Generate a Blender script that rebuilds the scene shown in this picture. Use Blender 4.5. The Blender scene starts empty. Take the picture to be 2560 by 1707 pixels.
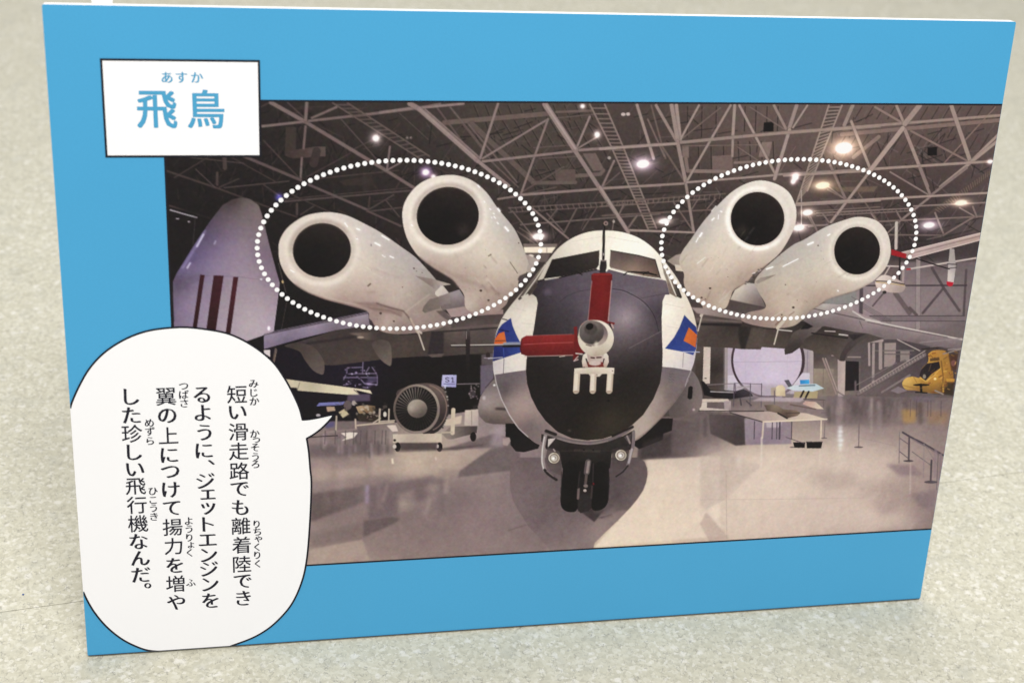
import bpy, bmesh, math, random
import numpy as np
from mathutils import Matrix, Vector

random.seed(7)
rng = np.random.default_rng(11)
sc = bpy.context.scene
COL = sc.collection

# ------------------------------------------------------------------ the place
# an A2 foam board (0.594 m wide) leans back 12 degrees on a pale speckled floor
W = 0.594
H = W / 1.41
THICK = 0.007
LEAN = math.radians(12.0)
LIFT = THICK * math.sin(LEAN)

# ------------------------------------------------------------------ camera
CAM_C = (0.09431365, 0.5370078, 0.84046893)          # in the board's own frame
CAM_F = (0.19739065, -0.3525089, -0.91475374)
CAM_U = (0.02784878, 0.93475257, -0.35420627)
CAM_R = (0.97992927, 0.04444223, 0.19432836)
BOARD_MAT = Matrix.Translation((0, 0, LIFT)) @ Matrix.Rotation(math.pi / 2 - LEAN, 4, 'X')
cam = bpy.data.cameras.new('camera')
cam_ob = bpy.data.objects.new('camera', cam)
COL.objects.link(cam_ob)
sc.camera = cam_ob
cm = Matrix((CAM_R, CAM_U, tuple(-v for v in CAM_F))).transposed().to_4x4()
cm.translation = CAM_C
cam_ob.matrix_world = BOARD_MAT @ cm
cam.sensor_width = 36.0
cam.lens = 36.0 * 3564.64 / 2560.0
cam.clip_start = 0.02
cam.clip_end = 100
cam.dof.use_dof = True
cam.dof.focus_distance = 0.955
cam.dof.aperture_fstop = 7.0

# ------------------------------------------------------------------ world and lamps (an indoor hall)
world = bpy.data.worlds.new('World')
sc.world = world
world.use_nodes = True
bg = world.node_tree.nodes['Background']
bg.inputs[0].default_value = (1.0, 0.985, 0.995, 1)
bg.inputs[1].default_value = 0.46


def area_lamp(name, loc, target, sx, sy, power, colour):
    l = bpy.data.lights.new(name, 'AREA')
    l.shape = 'RECTANGLE'
    l.size, l.size_y = sx, sy
    l.energy = power
    l.color = colour
    o = bpy.data.objects.new(name, l)
    COL.objects.link(o)
    o.location = loc
    d = Vector(target) - Vector(loc)
    o.rotation_euler = d.to_track_quat('-Z', 'Y').to_euler()
    return o


area_lamp('ceiling_lamp', (0.2, -1.30, 2.75), (0.3, 0.1, 0.1), 1.8, 1.2, 86, (1.0, 0.985, 0.995))
area_lamp('ceiling_lamp', (0.5, 1.3, 2.8), (0.4, 0.6, 0.0), 1.4, 1.2, 36, (1.0, 0.985, 0.985))

sc.view_settings.view_transform = 'Standard'
sc.view_settings.look = 'None'
sc.view_settings.exposure = 0.0
sc.view_settings.gamma = 1.0


# ------------------------------------------------------------------ helpers
def tag(o, label=None, cat=None, group=None, kind=None):
    if label: o['label'] = label
    if cat: o['category'] = cat
    if group: o['group'] = group
    if kind: o['kind'] = kind
    return o


def link(name, me, mat=None, parent=None, loc=None):
    o = bpy.data.objects.new(name, me)
    COL.objects.link(o)
    if mat is not None and not me.materials:
        me.materials.append(mat)
    if parent is not None:
        o.parent = parent
    if loc is not None:
        o.location = loc
    return o


def lin(c):
    c = np.asarray(c, float) / 255.0
    return np.where(c <= 0.04045, c / 12.92, ((c + 0.055) / 1.055) ** 2.4)


INK = 0.86     # paper white under the inks


def print_mat(name, rgb, rough=0.55, grain=.05, spec=.25):
    m = bpy.data.materials.new(name)
    m.use_nodes = True
    nt = m.node_tree
    p = nt.nodes['Principled BSDF']
    c = lin(rgb) * INK
    tc = nt.nodes.new('ShaderNodeTexCoord')
    n = nt.nodes.new('ShaderNodeTexNoise')
    n.inputs['Scale'].default_value = 900
    n.inputs['Detail'].default_value = 2
    mx = nt.nodes.new('ShaderNodeMix')
    mx.data_type = 'RGBA'
    mx.inputs['A'].default_value = (*(c * (1 - grain)), 1)
    mx.inputs['B'].default_value = (*np.minimum(c * (1 + grain), 0.9), 1)
    nt.links.new(tc.outputs['Object'], n.inputs['Vector'])
    nt.links.new(n.outputs['Fac'], mx.inputs['Factor'])
    n2 = nt.nodes.new('ShaderNodeTexNoise')                 # faint unevenness of the print and of hands that held it
    n2.inputs['Scale'].default_value = 7
    n2.inputs['Detail'].default_value = 3
    mr = nt.nodes.new('ShaderNodeMapRange')
    mr.inputs['To Min'].default_value = 1 - grain * .8
    mr.inputs['To Max'].default_value = 1 + grain * .8
    sc_ = nt.nodes.new('ShaderNodeVectorMath'); sc_.operation = 'SCALE'
    nt.links.new(tc.outputs['Object'], n2.inputs['Vector'])
    nt.links.new(n2.outputs['Fac'], mr.inputs['Value'])
    nt.links.new(mx.outputs['Result'], sc_.inputs[0])
    nt.links.new(mr.outputs['Result'], sc_.inputs['Scale'])
    nt.links.new(sc_.outputs['Vector'], p.inputs['Base Color'])
    p.inputs['Roughness'].default_value = rough
    p.inputs['Specular IOR Level'].default_value = spec
    return m


M_BLUE = print_mat('blue_ink', (74, 168, 216), .45, .06, .35)
M_WHITE = print_mat('white_paper', (255, 255, 255), .55, .006)
M_BLACK = print_mat('black_ink', (24, 24, 34))
M_TEXT = print_mat('text_ink', (30, 30, 42))
M_TITLE = print_mat('title_ink', (78, 166, 208))
M_DOT = print_mat('dot_ink', (253, 252, 252))

m = bpy.data.materials.new('photo_ink')
m.use_nodes = True
p_ = m.node_tree.nodes['Principled BSDF']
a_ = m.node_tree.nodes.new('ShaderNodeVertexColor')
a_.layer_name = 'ink'
m.node_tree.links.new(a_.outputs['Color'], p_.inputs['Base Color'])
p_.inputs['Roughness'].default_value = 0.55
p_.inputs['Specular IOR Level'].default_value = 0.25
M_PHOTO = m

m = bpy.data.materials.new('foam_core')
m.use_nodes = True
p_ = m.node_tree.nodes['Principled BSDF']
n_ = m.node_tree.nodes.new('ShaderNodeTexNoise')
n_.inputs['Scale'].default_value = 600
r_ = m.node_tree.nodes.new('ShaderNodeValToRGB')
r_.color_ramp.elements[0].color = (0.80, 0.79, 0.77, 1)
r_.color_ramp.elements[1].color = (0.88, 0.88, 0.87, 1)
m.node_tree.links.new(n_.outputs['Fac'], r_.inputs['Fac'])
m.node_tree.links.new(r_.outputs['Color'], p_.inputs['Base Color'])
p_.inputs['Roughness'].default_value = 0.8
M_FOAM = m

# --- the photograph's pixels -> the board's plane (metres, origin bottom left)
corners = [(104.3, 11.3), (2540.6, 55.1), (2300.3, 1495.6), (219.1, 1638.5)]
board_c = [(0, H), (W, H), (W, 0), (0, 0)]
A = []
for (x, y), (u, v) in zip(corners, board_c):
    A.append([x, y, 1, 0, 0, 0, -u * x, -u * y, -u])
    A.append([0, 0, 0, x, y, 1, -v * x, -v * y, -v])
HI = np.linalg.svd(np.array(A))[2][-1].reshape(3, 3)

TILES = {'S': (0, 0, 1.0),
         '1': (0, 0, .29787), '2': (400, 200, .29787), '3': (950, 200, .29787), '4': (1500, 200, .29787),
         '5': (1860, 0, .29787), 'p': (150, 800, .29787), 'q': (150, 1200, .29787),
         'A': (380, 480, .25510), 'B': (850, 480, .25510), 'C': (1200, 540, .25510), 'D': (1600, 480, .25510),
         'E': (1960, 420, .25510), 'F': (660, 780, .25510), 'G': (1200, 780, .25510), 'H': (1700, 780, .25510),
         'I': (1960, 800, .25510), 'J': (1200, 1000, .25510), 'K': (700, 1050, .25510), 'L': (1750, 1080, .25510)}


def PP(tile, pts):
    """points read off an enlarged detail of the print -> metres on the board"""
    x0, y0, s = TILES[tile]
    p = np.asarray(pts, float).reshape(-1, 2) * s + (x0, y0)
    q = np.c_[p, np.ones(len(p))] @ HI.T
    return q[:, :2] / q[:, 2:]


# ------------------------------------------------------------------ floor
def floor_material():
    m = bpy.data.materials.new('speckled_vinyl')
    m.use_nodes = True
    nt = m.node_tree
    N, L = nt.nodes, nt.links
    p = N['Principled BSDF']
    tc = N.new('ShaderNodeTexCoord')

    def noise(scale, detail=4, rough=.55):
        n = N.new('ShaderNodeTexNoise')
        n.inputs['Scale'].default_value = scale
        n.inputs['Detail'].default_value = detail
        n.inputs['Roughness'].default_value = rough
        L.new(tc.outputs['Object'], n.inputs['Vector'])
        return n

    def ramp(src, stops):
        r = N.new('ShaderNodeValToRGB')
        while len(r.color_ramp.elements) < len(stops):
            r.color_ramp.elements.new(0.5)
        for e, (pos, c) in zip(r.color_ramp.elements, stops):
            e.position = pos
            e.color = (*c, 1) if len(c) == 3 else c
        L.new(src, r.inputs['Fac'])
        return r

    def mix(fac, a, b, mode='MIX'):
        x = N.new('ShaderNodeMix')
        x.data_type = 'RGBA'
        x.blend_type = mode
        if isinstance(fac, float):
            x.inputs['Factor'].default_value = fac
        else:
            L.new(fac, x.inputs['Factor'])
        L.new(a, x.inputs['A'])
        if isinstance(b, tuple):
            x.inputs['B'].default_value = (*b, 1)
        else:
            L.new(b, x.inputs['B'])
        return x.outputs['Result']

    # warp the chips so that they are not perfect cells
    wn = noise(260, 3)
    wv = N.new('ShaderNodeVectorMath'); wv.operation = 'MULTIPLY_ADD'
    wv.inputs[1].default_value = (.0045, .0045, .0045)
    L.new(wn.outputs['Color'], wv.inputs[0]); L.new(tc.outputs['Object'], wv.inputs[2])

    def voro(scale, feature='F1'):
        v = N.new('ShaderNodeTexVoronoi')
        v.feature = feature
        v.inputs['Scale'].default_value = scale
        L.new(wv.outputs['Vector'], v.inputs['Vector'])
        return v

    base = ramp(noise(70, 5, .6).outputs['Fac'],
                [(0.30, (.56, .54, .425)), (0.5, (.635, .62, .495)), (0.70, (.70, .69, .575))])
    chips = voro(430)
    sep = N.new('ShaderNodeSeparateColor')
    L.new(chips.outputs['Color'], sep.inputs['Color'])
    chipcol = ramp(sep.outputs['Red'],
                   [(0.0, (.49, .475, .38)), (0.22, (.59, .575, .455)), (0.6, (.67, .655, .53)), (0.85, (.745, .735, .62)), (1.0, (.86, .85, .78))])
    c1 = mix(0.62, base.outputs['Color'], chipcol.outputs['Color'])
    # pale larger chips
    big = voro(150)
    sep2 = N.new('ShaderNodeSeparateColor')
    L.new(big.outputs['Color'], sep2.inputs['Color'])
    pm = ramp(sep2.outputs['Green'], [(0.80, (0, 0, 0)), (0.90, (.75, .75, .75))])
    near = ramp(big.outputs['Distance'], [(0.25, (1, 1, 1)), (0.50, (0, 0, 0))])
    mm = N.new('ShaderNodeMath'); mm.operation = 'MULTIPLY'
    L.new(pm.outputs['Color'], mm.inputs[0]); L.new(near.outputs['Color'], mm.inputs[1])
    c2 = mix(mm.outputs[0], c1, (.84, .83, .76))
    # greyish smudges
    gm = ramp(noise(38, 5, .65).outputs['Fac'], [(0.52, (0, 0, 0)), (0.70, (.5, .5, .5))])
    c3 = mix(gm.outputs['Color'], c2, (.51, .515, .445))
    # thin dark cracks between some chips
    ed = voro(300, 'DISTANCE_TO_EDGE')
    em = ramp(ed.outputs['Distance'], [(0.0, (1, 1, 1)), (0.07, (0, 0, 0))])
    sel = ramp(noise(190, 3).outputs['Fac'], [(0.50, (0, 0, 0)), (0.60, (.9, .9, .9))])
    m2 = N.new('ShaderNodeMath'); m2.operation = 'MULTIPLY'
    L.new(em.outputs['Color'], m2.inputs[0]); L.new(sel.outputs['Color'], m2.inputs[1])
    c4 = mix(m2.outputs[0], c3, (.30, .29, .25))
    # large faint blotches
    bl = ramp(noise(9, 3).outputs['Fac'], [(0.3, (.93, .93, .92)), (0.7, (1, 1, 1))])
    c5 = mix(1.0, c4, bl.outputs['Color'], 'MULTIPLY')
    c6 = mix(1.0, c5, (.84, .83, .815), 'MULTIPLY')
    L.new(c6, p.inputs['Base Color'])
    rr = N.new('ShaderNodeMapRange')
    rr.inputs['To Min'].default_value = .42
    rr.inputs['To Max'].default_value = .62
    L.new(sep.outputs['Blue'], rr.inputs['Value'])
    L.new(rr.outputs['Result'], p.inputs['Roughness'])
    p.inputs['Specular IOR Level'].default_value = 0.35
    bp = N.new('ShaderNodeBump')
    bp.inputs['Strength'].default_value = .25
    bp.inputs['Distance'].default_value = .0006
    L.new(chips.outputs['Distance'], bp.inputs['Height'])
    L.new(bp.outputs['Normal'], p.inputs['Normal'])
    return m


def slab(name, outline, z0, z1, mat, parent=None, bevel=0.0):
    bm = bmesh.new()
    vs = [bm.verts.new((x, y, z0)) for x, y in outline]
    f = bm.faces.new(vs)
    r = bmesh.ops.extrude_face_region(bm, geom=[f])
    for v in r['geom']:
        if isinstance(v, bmesh.types.BMVert):
            v.co.z = z1
    bmesh.ops.recalc_face_normals(bm, faces=bm.faces)
    if bevel:
        bmesh.ops.bevel(bm, geom=[e for e in bm.edges], offset=bevel, segments=2, affect='EDGES')
    me = bpy.data.meshes.new(name)
    bm.to_mesh(me); bm.free()
    return link(name, me, mat, parent)


M_FLOOR = floor_material()
m = bpy.data.materials.new('seam_dirt')
m.use_nodes = True
n_ = m.node_tree.nodes.new('ShaderNodeTexNoise'); n_.inputs['Scale'].default_value = 300
r_ = m.node_tree.nodes.new('ShaderNodeValToRGB')
r_.color_ramp.elements[0].color = (.33, .31, .25, 1); r_.color_ramp.elements[1].color = (.46, .44, .36, 1)
m.node_tree.links.new(n_.outputs['Fac'], r_.inputs['Fac'])
m.node_tree.links.new(r_.outputs['Color'], m.node_tree.nodes['Principled BSDF'].inputs['Base Color'])
M_SEAM = m
floor = slab('floor', [(-7, -7), (8, -7), (8, 8), (-7, 8)], -0.03, -0.004, M_SEAM)
tag(floor, kind='structure')
# the seam between the two sheets of vinyl runs behind the board
sx0, sy0, sx1, sy1 = -0.0595, 0.0485, 0.752, 0.1425
k = (sy1 - sy0) / (sx1 - sx0)
ya, yb = sy0 + (-7 - sx0) * k, sy0 + (8 - sx0) * k
g = 0.00035
slab('floor_sheet', [(-7, -7), (8, -7), (8, yb - g), (-7, ya - g)], -0.004, 0.0, M_FLOOR, floor)
slab('floor_sheet', [(-7, ya + g), (8, yb + g), (8, 8), (-7, 8)], -0.004, -0.00015, M_FLOOR, floor)

# ------------------------------------------------------------------ the board
panel = bpy.data.objects.new('information_board', None)
panel.empty_display_size = 0.05
COL.objects.link(panel)
panel.matrix_world = BOARD_MAT
tag(panel, 'blue foam board printed with a jet aircraft photograph, leaning on the pale floor', 'display board')


def rounded_rect(x0, y0, x1, y1, r, n=6):
    pts = []
    for cx, cy, a0 in ((x1 - r, y0 + r, -90), (x1 - r, y1 - r, 0), (x0 + r, y1 - r, 90), (x0 + r, y0 + r, 180)):
        for i in range(n + 1):
            a = math.radians(a0 + 90 * i / n)
            pts.append((cx + r * math.cos(a), cy + r * math.sin(a)))
    return pts


slab('foam_core', rounded_rect(0, 0, W, H, .0012), -THICK, -0.00006, M_FOAM, panel)
Z_FACE, Z_PHOTO, Z_LINE, Z_DOT, Z_SHEET, Z_OUT, Z_TXT = 0.0, .00010, .00018, .00026, .00036, .00030, .00044
slab('blue_face', rounded_rect(0, 0, W, H, .0012), -0.00006, Z_FACE, M_BLUE, panel)


def flat(name, pts, z, mat, parent):
    bm = bmesh.new()
    f = bm.faces.new([bm.verts.new((x, y, z)) for x, y in pts])
    f.normal_update()
    if f.normal.z < 0:
        f.normal_flip()
    bmesh.ops.triangulate(bm, faces=[f], ngon_method='EAR_CLIP')
    me = bpy.data.meshes.new(name)
    bm.to_mesh(me); bm.free()
    return link(name, me, mat, parent)


def catmull(pts, closed=True, n=6):
    p = np.asarray(pts, float)
    k = len(p)
    out = []
    for i in range(k if closed else k - 1):
        if closed:
            p0, p1, p2, p3 = p[i - 1], p[i], p[(i + 1) % k], p[(i + 2) % k]
        else:
            p0, p1, p2, p3 = p[max(i - 1, 0)], p[i], p[i + 1], p[min(i + 2, k - 1)]
        for t in np.arange(n) / n:
            out.append(.5 * (2 * p1 + (p2 - p0) * t + (2 * p0 - 5 * p1 + 4 * p2 - p3) * t * t + (3 * p1 - p0 - 3 * p2 + p3) * t ** 3))
    if not closed:
        out.append(p[-1])
    return np.array(out)


def strip(name, pts, w, z, mat, parent, clip=True):
    """a printed line of constant width along an open polyline"""
    p = np.asarray(pts, float)
    d = np.gradient(p, axis=0)
    nrm = np.c_[-d[:, 1], d[:, 0]]
    nrm /= np.linalg.norm(nrm, axis=1)[:, None]
    a, b = p + nrm * w / 2, p - nrm * w / 2
    if clip:
        for q in (a, b):
            q[:, 0] = np.clip(q[:, 0], 0.0002, W - .0002)
            q[:, 1] = np.clip(q[:, 1], 0.0002, H - .0002)
    n = len(p)
    vs = [(x, y, z) for x, y in np.r_[a, b]]
    fs = [(i, n + i, n + i + 1, i + 1) for i in range(n - 1)]
    me = bpy.data.meshes.new(name)
    me.from_pydata(vs, [], fs)
    bm = bmesh.new(); bm.from_mesh(me)
    bmesh.ops.recalc_face_normals(bm, faces=bm.faces)
    for f in bm.faces:
        if f.normal.z < 0:
            f.normal_flip()
    bm.to_mesh(me); bm.free()
    return link(name, me, mat, parent)


# the photograph's rectangle on the board
top = PP('S', [(649.6, 255), (950, 256.5), (1650, 259), (2200, 263), (2503, 264)])[:, 1].mean()
bot = PP('S', [(765.8, 1410), (1200, 1385), (2326.5, 1320.5)])[:, 1].mean()
lef = PP('S', [(413.5, 391.7), (417.5, 467), (433.5, 816.7)])[:, 0].mean()
PX0, PX1, PY0, PY1 = lef, W - 0.00015, bot, top

# ------------------------------------------------------------------ painting the printed photograph
RES = 0.00045
NX = int(round((PX1 - PX0) / RES)) + 1
NY = int(round((PY1 - PY0) / RES)) + 1
DX, DY = (PX1 - PX0) / (NX - 1), (PY1 - PY0) / (NY - 1)
CV = np.zeros((NY, NX, 3))
ID = np.zeros((NY, NX), int)


def cv(tile, pts):
    q = PP(tile, pts)
    return np.c_[(q[:, 0] - PX0) / DX, (PY1 - q[:, 1]) / DY]


def px_scale(tile, pts):
    """canvas pixels for one tile pixel near these points"""
    c = np.asarray(pts, float).reshape(-1, 2).mean(0)
    a = cv(tile, [c, c + (10, 0), c + (0, 10)])
    return (np.linalg.norm(a[1] - a[0]) + np.linalg.norm(a[2] - a[0])) / 20


def blur(a, s):
    if s < 0.3:
        return a
    r = int(3 * s) + 1
    k = np.exp(-.5 * (np.arange(-r, r + 1) / s) ** 2); k /= k.sum()
    for ax in (0, 1):
        pad = [(0, 0)] * a.ndim
        pad[ax] = (r, r)
        b = np.pad(a, pad, mode='edge')
        o = np.zeros_like(a)
        for i, w in enumerate(k):
            sl = [slice(None)] * a.ndim
            sl[ax] = slice(i, i + a.shape[ax])
            o += w * b[tuple(sl)]
        a = o
    return a


def mask_poly(p, margin=2):
    x0 = max(int(np.floor(p[:, 0].min())) - margin, 0); x1 = min(int(np.ceil(p[:, 0].max())) + margin + 1, NX)
    y0 = max(int(np.floor(p[:, 1].min())) - margin, 0); y1 = min(int(np.ceil(p[:, 1].max())) + margin + 1, NY)
    if x1 <= x0 or y1 <= y0:
        return None
    ss = 3
    xs = x0 - .5 + (np.arange((x1 - x0) * ss) + .5) / ss
    ys = y0 - .5 + (np.arange((y1 - y0) * ss) + .5) / ss
    ins = np.zeros((len(ys), len(xs)), bool)
    n = len(p)
    for i in range(n):
        (ax, ay), (bx, by) = p[i], p[(i + 1) % n]
        if ay == by:
            continue
        lo, hi = min(ay, by), max(ay, by)
        r = np.where((ys >= lo) & (ys < hi))[0]
        if len(r) == 0:
            continue
        xi = ax + (ys[r] - ay) * (bx - ax) / (by - ay)
        ins[r[0]:r[-1] + 1] ^= xs[None, :] < xi[:, None]
    m = ins.reshape(y1 - y0, ss, x1 - x0, ss).mean((1, 3))
    return (x0, y0, x1, y1), m


def gradient(box, tile, stops, power=2.6):
    x0, y0, x1, y1 = box
    st = 3
    gx, gy = np.meshgrid(np.arange(x0, x1 + st, st), np.arange(y0, y1 + st, st))
    P_, C_ = [], []
    for s in stops:
        t, x, y, c = s if len(s) == 4 else (tile,) + tuple(s)
        P_.append(cv(t, [(x, y)])[0]); C_.append(c)
    P_, C_ = np.array(P_), np.array(C_, float)
    n = len(P_)
    if n == 1:
        g = np.broadcast_to(C_[0], gx.shape + (3,))
    else:                                  # smooth interpolation through the colour stops
        ker = lambda d2: np.sqrt(d2 + 16.0)
        K = np.zeros((n + 1, n + 1))
        K[:n, :n] = ker(((P_[:, None] - P_[None]) ** 2).sum(-1)) - 6.0 * np.eye(n)
        K[:n, n] = K[n, :n] = 1
        wt = np.linalg.solve(K, np.r_[C_, np.zeros((1, 3))])
        g = np.zeros(gx.shape + (3,)) + wt[n]
        for q, w1 in zip(P_, wt[:n]):
            g += ker((gx - q[0]) ** 2 + (gy - q[1]) ** 2)[..., None] * w1
        g = np.clip(g, C_.min(0), C_.max(0))
    # bilinear up to full resolution
    h, w_ = y1 - y0, x1 - x0
    fy, fx = np.arange(h) / st, np.arange(w_) / st
    iy, ix = fy.astype(int), fx.astype(int)
    ty, tx = (fy - iy)[:, None, None], (fx - ix)[None, :, None]
    g00 = g[iy][:, ix]; g01 = g[iy][:, ix + 1]; g10 = g[iy + 1][:, ix]; g11 = g[iy + 1][:, ix + 1]
    return (g00 * (1 - tx) + g01 * tx) * (1 - ty) + (g10 * (1 - tx) + g11 * tx) * ty


def comp(box, m, col, a=1.0, ident=None, add=False, clipm=None):
    x0, y0, x1, y1 = box
    m = m * a
    if clipm is not None:
        m = m * clipm[y0:y1, x0:x1]
    reg = CV[y0:y1, x0:x1]
    col = np.asarray(col, float)
    if add:
        reg += m[..., None] * col
        np.clip(reg, 0, 255, out=reg)
    else:
        reg[:] = reg * (1 - m[..., None]) + m[..., None] * col
    if ident is not None:
        ID[y0:y1, x0:x1][m > .5] = ident


def F(tile, pts, col, soft=0, a=1.0, ident=None, smooth=False, clipm=None, power=2.6):
    """fill a traced outline with a colour or with a spread of colour stops"""
    if isinstance(pts[0][0], str):
        p = np.vstack([cv(t, [(x, y)]) for t, x, y in pts])
        tl = pts[0][0]
    else:
        p = cv(tile, pts); tl = tile
    if smooth:
        p = catmull(p)
    sg = soft * 0.43
    r = mask_poly(p, 2 + int(3 * sg))
    if r is None:
        return None
    box, m = r
    if sg:
        m = blur(m, sg)
    c = gradient(box, tl, col, power) if isinstance(col, list) else col
    comp(box, m, c, a, ident, clipm=clipm)
    full = np.zeros((NY, NX))
    full[box[1]:box[3], box[0]:box[2]] = m
    return full


def LN(tile, pts, w, col, soft=0, a=1.0, ident=None, clipm=None, smooth=False, cap=False):
    """a line w tile pixels wide"""
    sc_ = px_scale(tile, pts)
    p = cv(tile, pts)
    if smooth:
        p = catmull(p, False)
    hw = w * sc_ / 2
    sg = soft * .43
    mg = hw + 2 + 3 * sg
    x0 = max(int(p[:, 0].min() - mg), 0); x1 = min(int(p[:, 0].max() + mg) + 2, NX)
    y0 = max(int(p[:, 1].min() - mg), 0); y1 = min(int(p[:, 1].max() + mg) + 2, NY)
    if x1 <= x0 or y1 <= y0:
        return
    gx, gy = np.meshgrid(np.arange(x0, x1), np.arange(y0, y1))
    best = np.full(gx.shape, 1e9)
    for (ax, ay), (bx, by) in zip(p[:-1], p[1:]):
        dx, dy = bx - ax, by - ay
        l2 = dx * dx + dy * dy + 1e-9
        t = np.clip(((gx - ax) * dx + (gy - ay) * dy) / l2, 0, 1)
        np.minimum(best, np.hypot(gx - ax - t * dx, gy - ay - t * dy), out=best)
    m = np.clip(hw + .5 - best, 0, 1) * min(1, hw * 2 + .25)
    if sg:
        m = blur(m, sg)
    comp((x0, y0, x1, y1), m, col, a, ident, clipm=clipm)


def EL(tile, cx, cy, rx, ry, col, rot=0, **kw):
    t = np.linspace(0, 2 * np.pi, 64, endpoint=False)
    c, s = math.cos(math.radians(rot)), math.sin(math.radians(rot))
    x, y = rx * np.cos(t), ry * np.sin(t)
    return F(tile, np.c_[cx + x * c - y * s, cy + x * s + y * c].tolist(), col, **kw)


def ARC(tile, cx, cy, rx, ry, a0, a1, w, col, rot=0, **kw):
    t = np.radians(np.linspace(a0, a1, 40))
    c, s = math.cos(math.radians(rot)), math.sin(math.radians(rot))
    x, y = rx * np.cos(t), ry * np.sin(t)
    LN(tile, np.c_[cx + x * c - y * s, cy + x * s + y * c], w, col, **kw)


def GLOW(tile, x, y, r, col, k=1.0, ry=None):
    q = cv(tile, [(x, y)])[0]
    s = px_scale(tile, [(x, y)])
    rx = r * s; ry = (ry or r) * s
    x0 = max(int(q[0] - 3 * rx), 0); x1 = min(int(q[0] + 3 * rx) + 1, NX)
    y0 = max(int(q[1] - 3 * ry), 0); y1 = min(int(q[1] + 3 * ry) + 1, NY)
    if x1 <= x0 or y1 <= y0:
        return
    gx, gy = np.meshgrid(np.arange(x0, x1), np.arange(y0, y1))
    m = np.exp(-(((gx - q[0]) / rx) ** 2 + ((gy - q[1]) / ry) ** 2) * 1.6)
    comp((x0, y0, x1, y1), m, col, k, add=True)


def LAMP(tile, x, y, rx, ry, col=(255, 252, 250), glow=(120, 105, 110), g=2.6):
    GLOW(tile, x, y, rx * g, glow, .8, ry * g * 1.1)
    GLOW(tile, x, y, rx * 1.6, (110, 102, 102), 1.0, ry * 1.7)
    EL(tile, x, y, rx, ry, col, rot=-8, soft=1.6)


def LADDER(tile, ra, rb, n, w, col, rung=None, a=1.0, r0=1.0):
    ra, rb = np.array(ra, float), np.array(rb, float)

    def at(r, t):
        d = np.r_[0, np.cumsum(np.linalg.norm(np.diff(r, axis=0), axis=1))]
        return np.array([np.interp(t * d[-1], d, r[:, 0]), np.interp(t * d[-1], d, r[:, 1])])
    F(tile, ra.tolist() + rb[::-1].tolist(), (70, 60, 58), a=.55 * a)
    for i in range(n):
        t = ((i + .5) / n) ** r0
        LN(tile, [at(ra, t), at(rb, t)], w * .85, rung or col, a=.8 * a)
    LN(tile, ra, w, col, a=a)
    LN(tile, rb, w, col, a=a)


def LINES(tile, rows, col, a=1.0, jit=8, soft=0):
    for r in rows:
        c = np.array(col) + rng.uniform(-jit, jit)
        LN(tile, [(r[0], r[1]), (r[2], r[3])], r[4], c * .62, a=a * .55, soft=soft + 1.5)
        LN(tile, [(r[0], r[1]), (r[2], r[3])], r[4] * .84, c, a=a, soft=soft)


# ids: 0 roof and walls, 1 aircraft, 2 hangar floor, 3 tail fin, 4 jet engine, 5 helicopter, 6 exhibits, 7 rotor wing
ALL = [('S', 380, 230), ('S', 2540, 230), ('S', 2540, 1440), ('S', 380, 1440)]
F('S', ALL, [('2', 100, 900, (40, 34, 36)), ('2', 900, 700, (46, 39, 40)), ('2', 1500, 400, (60, 52, 50)), ('2', 2200, 700, (60, 52, 51)),
             ('3', 1000, 500, (82, 72, 67)), ('3', 1500, 800, (78, 68, 64)), ('3', 1500, 1150, (58, 50, 50)), ('4', 500, 400, (82, 70, 67)),
             ('4', 1200, 600, (104, 88, 83)), ('4', 1000, 1000, (72, 62, 60)), ('4', 1600, 300, (104, 88, 84)), ('5', 1200, 1000, (110, 92, 88)),
             ('5', 1700, 1200, (96, 80, 78)), ('E', 800, 300, (84, 70, 68)), ('E', 1500, 560, (74, 63, 64)), ('E', 1250, 800, (66, 57, 58)),
             ('E', 1500, 1100, (128, 114, 117)), ('E', 1000, 1350, (150, 134, 137)), ('A', 1400, 1150, (33, 28, 30)), ('F', 600, 700, (36, 28, 40)),
             ('F', 1500, 600, (34, 28, 32)), ('B', 1500, 1400, (80, 69, 66)), ('H', 400, 600, (92, 81, 78)), ('H', 1700, 500, (105, 93, 92)),
             ('I', 1300, 300, (112, 100, 100))])
# ---- corrugated roof sheets between the beams
for x0, x1, y0, y1, lean, t in ((760, 1900, 215, 330, 45, '3'), (900, 1900, 345, 560, 130, '3'), (1080, 1620, 610, 850, 150, '3'),
                                (700, 1060, 225, 480, -4, '4'), (1190, 1560, 225, 430, -6, '4'), (690, 1110, 550, 800, 4, '4'), (1130, 1520, 520, 720, 8, '4')):
    n = int((x1 - x0) / 92)
    for i in range(n):
        x = x0 + (i + .3) * (x1 - x0) / n
        LN(t, [(x, y0), (x + lean, y1)], 9, (52, 44, 42), a=.75)
        LN(t, [(x + 10, y0), (x + lean + 10, y1)], 7, (118, 102, 96), a=.28)
for i in range(14):
    x = 960 + i * 92
    LN('5', [(x + 30, 900), (x - 30, 1000)], 9, (58, 48, 46), a=.7)
    LN('5', [(x - 100, 1130), (x - 200, 1300)], 9, (58, 48, 46), a=.6)
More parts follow.
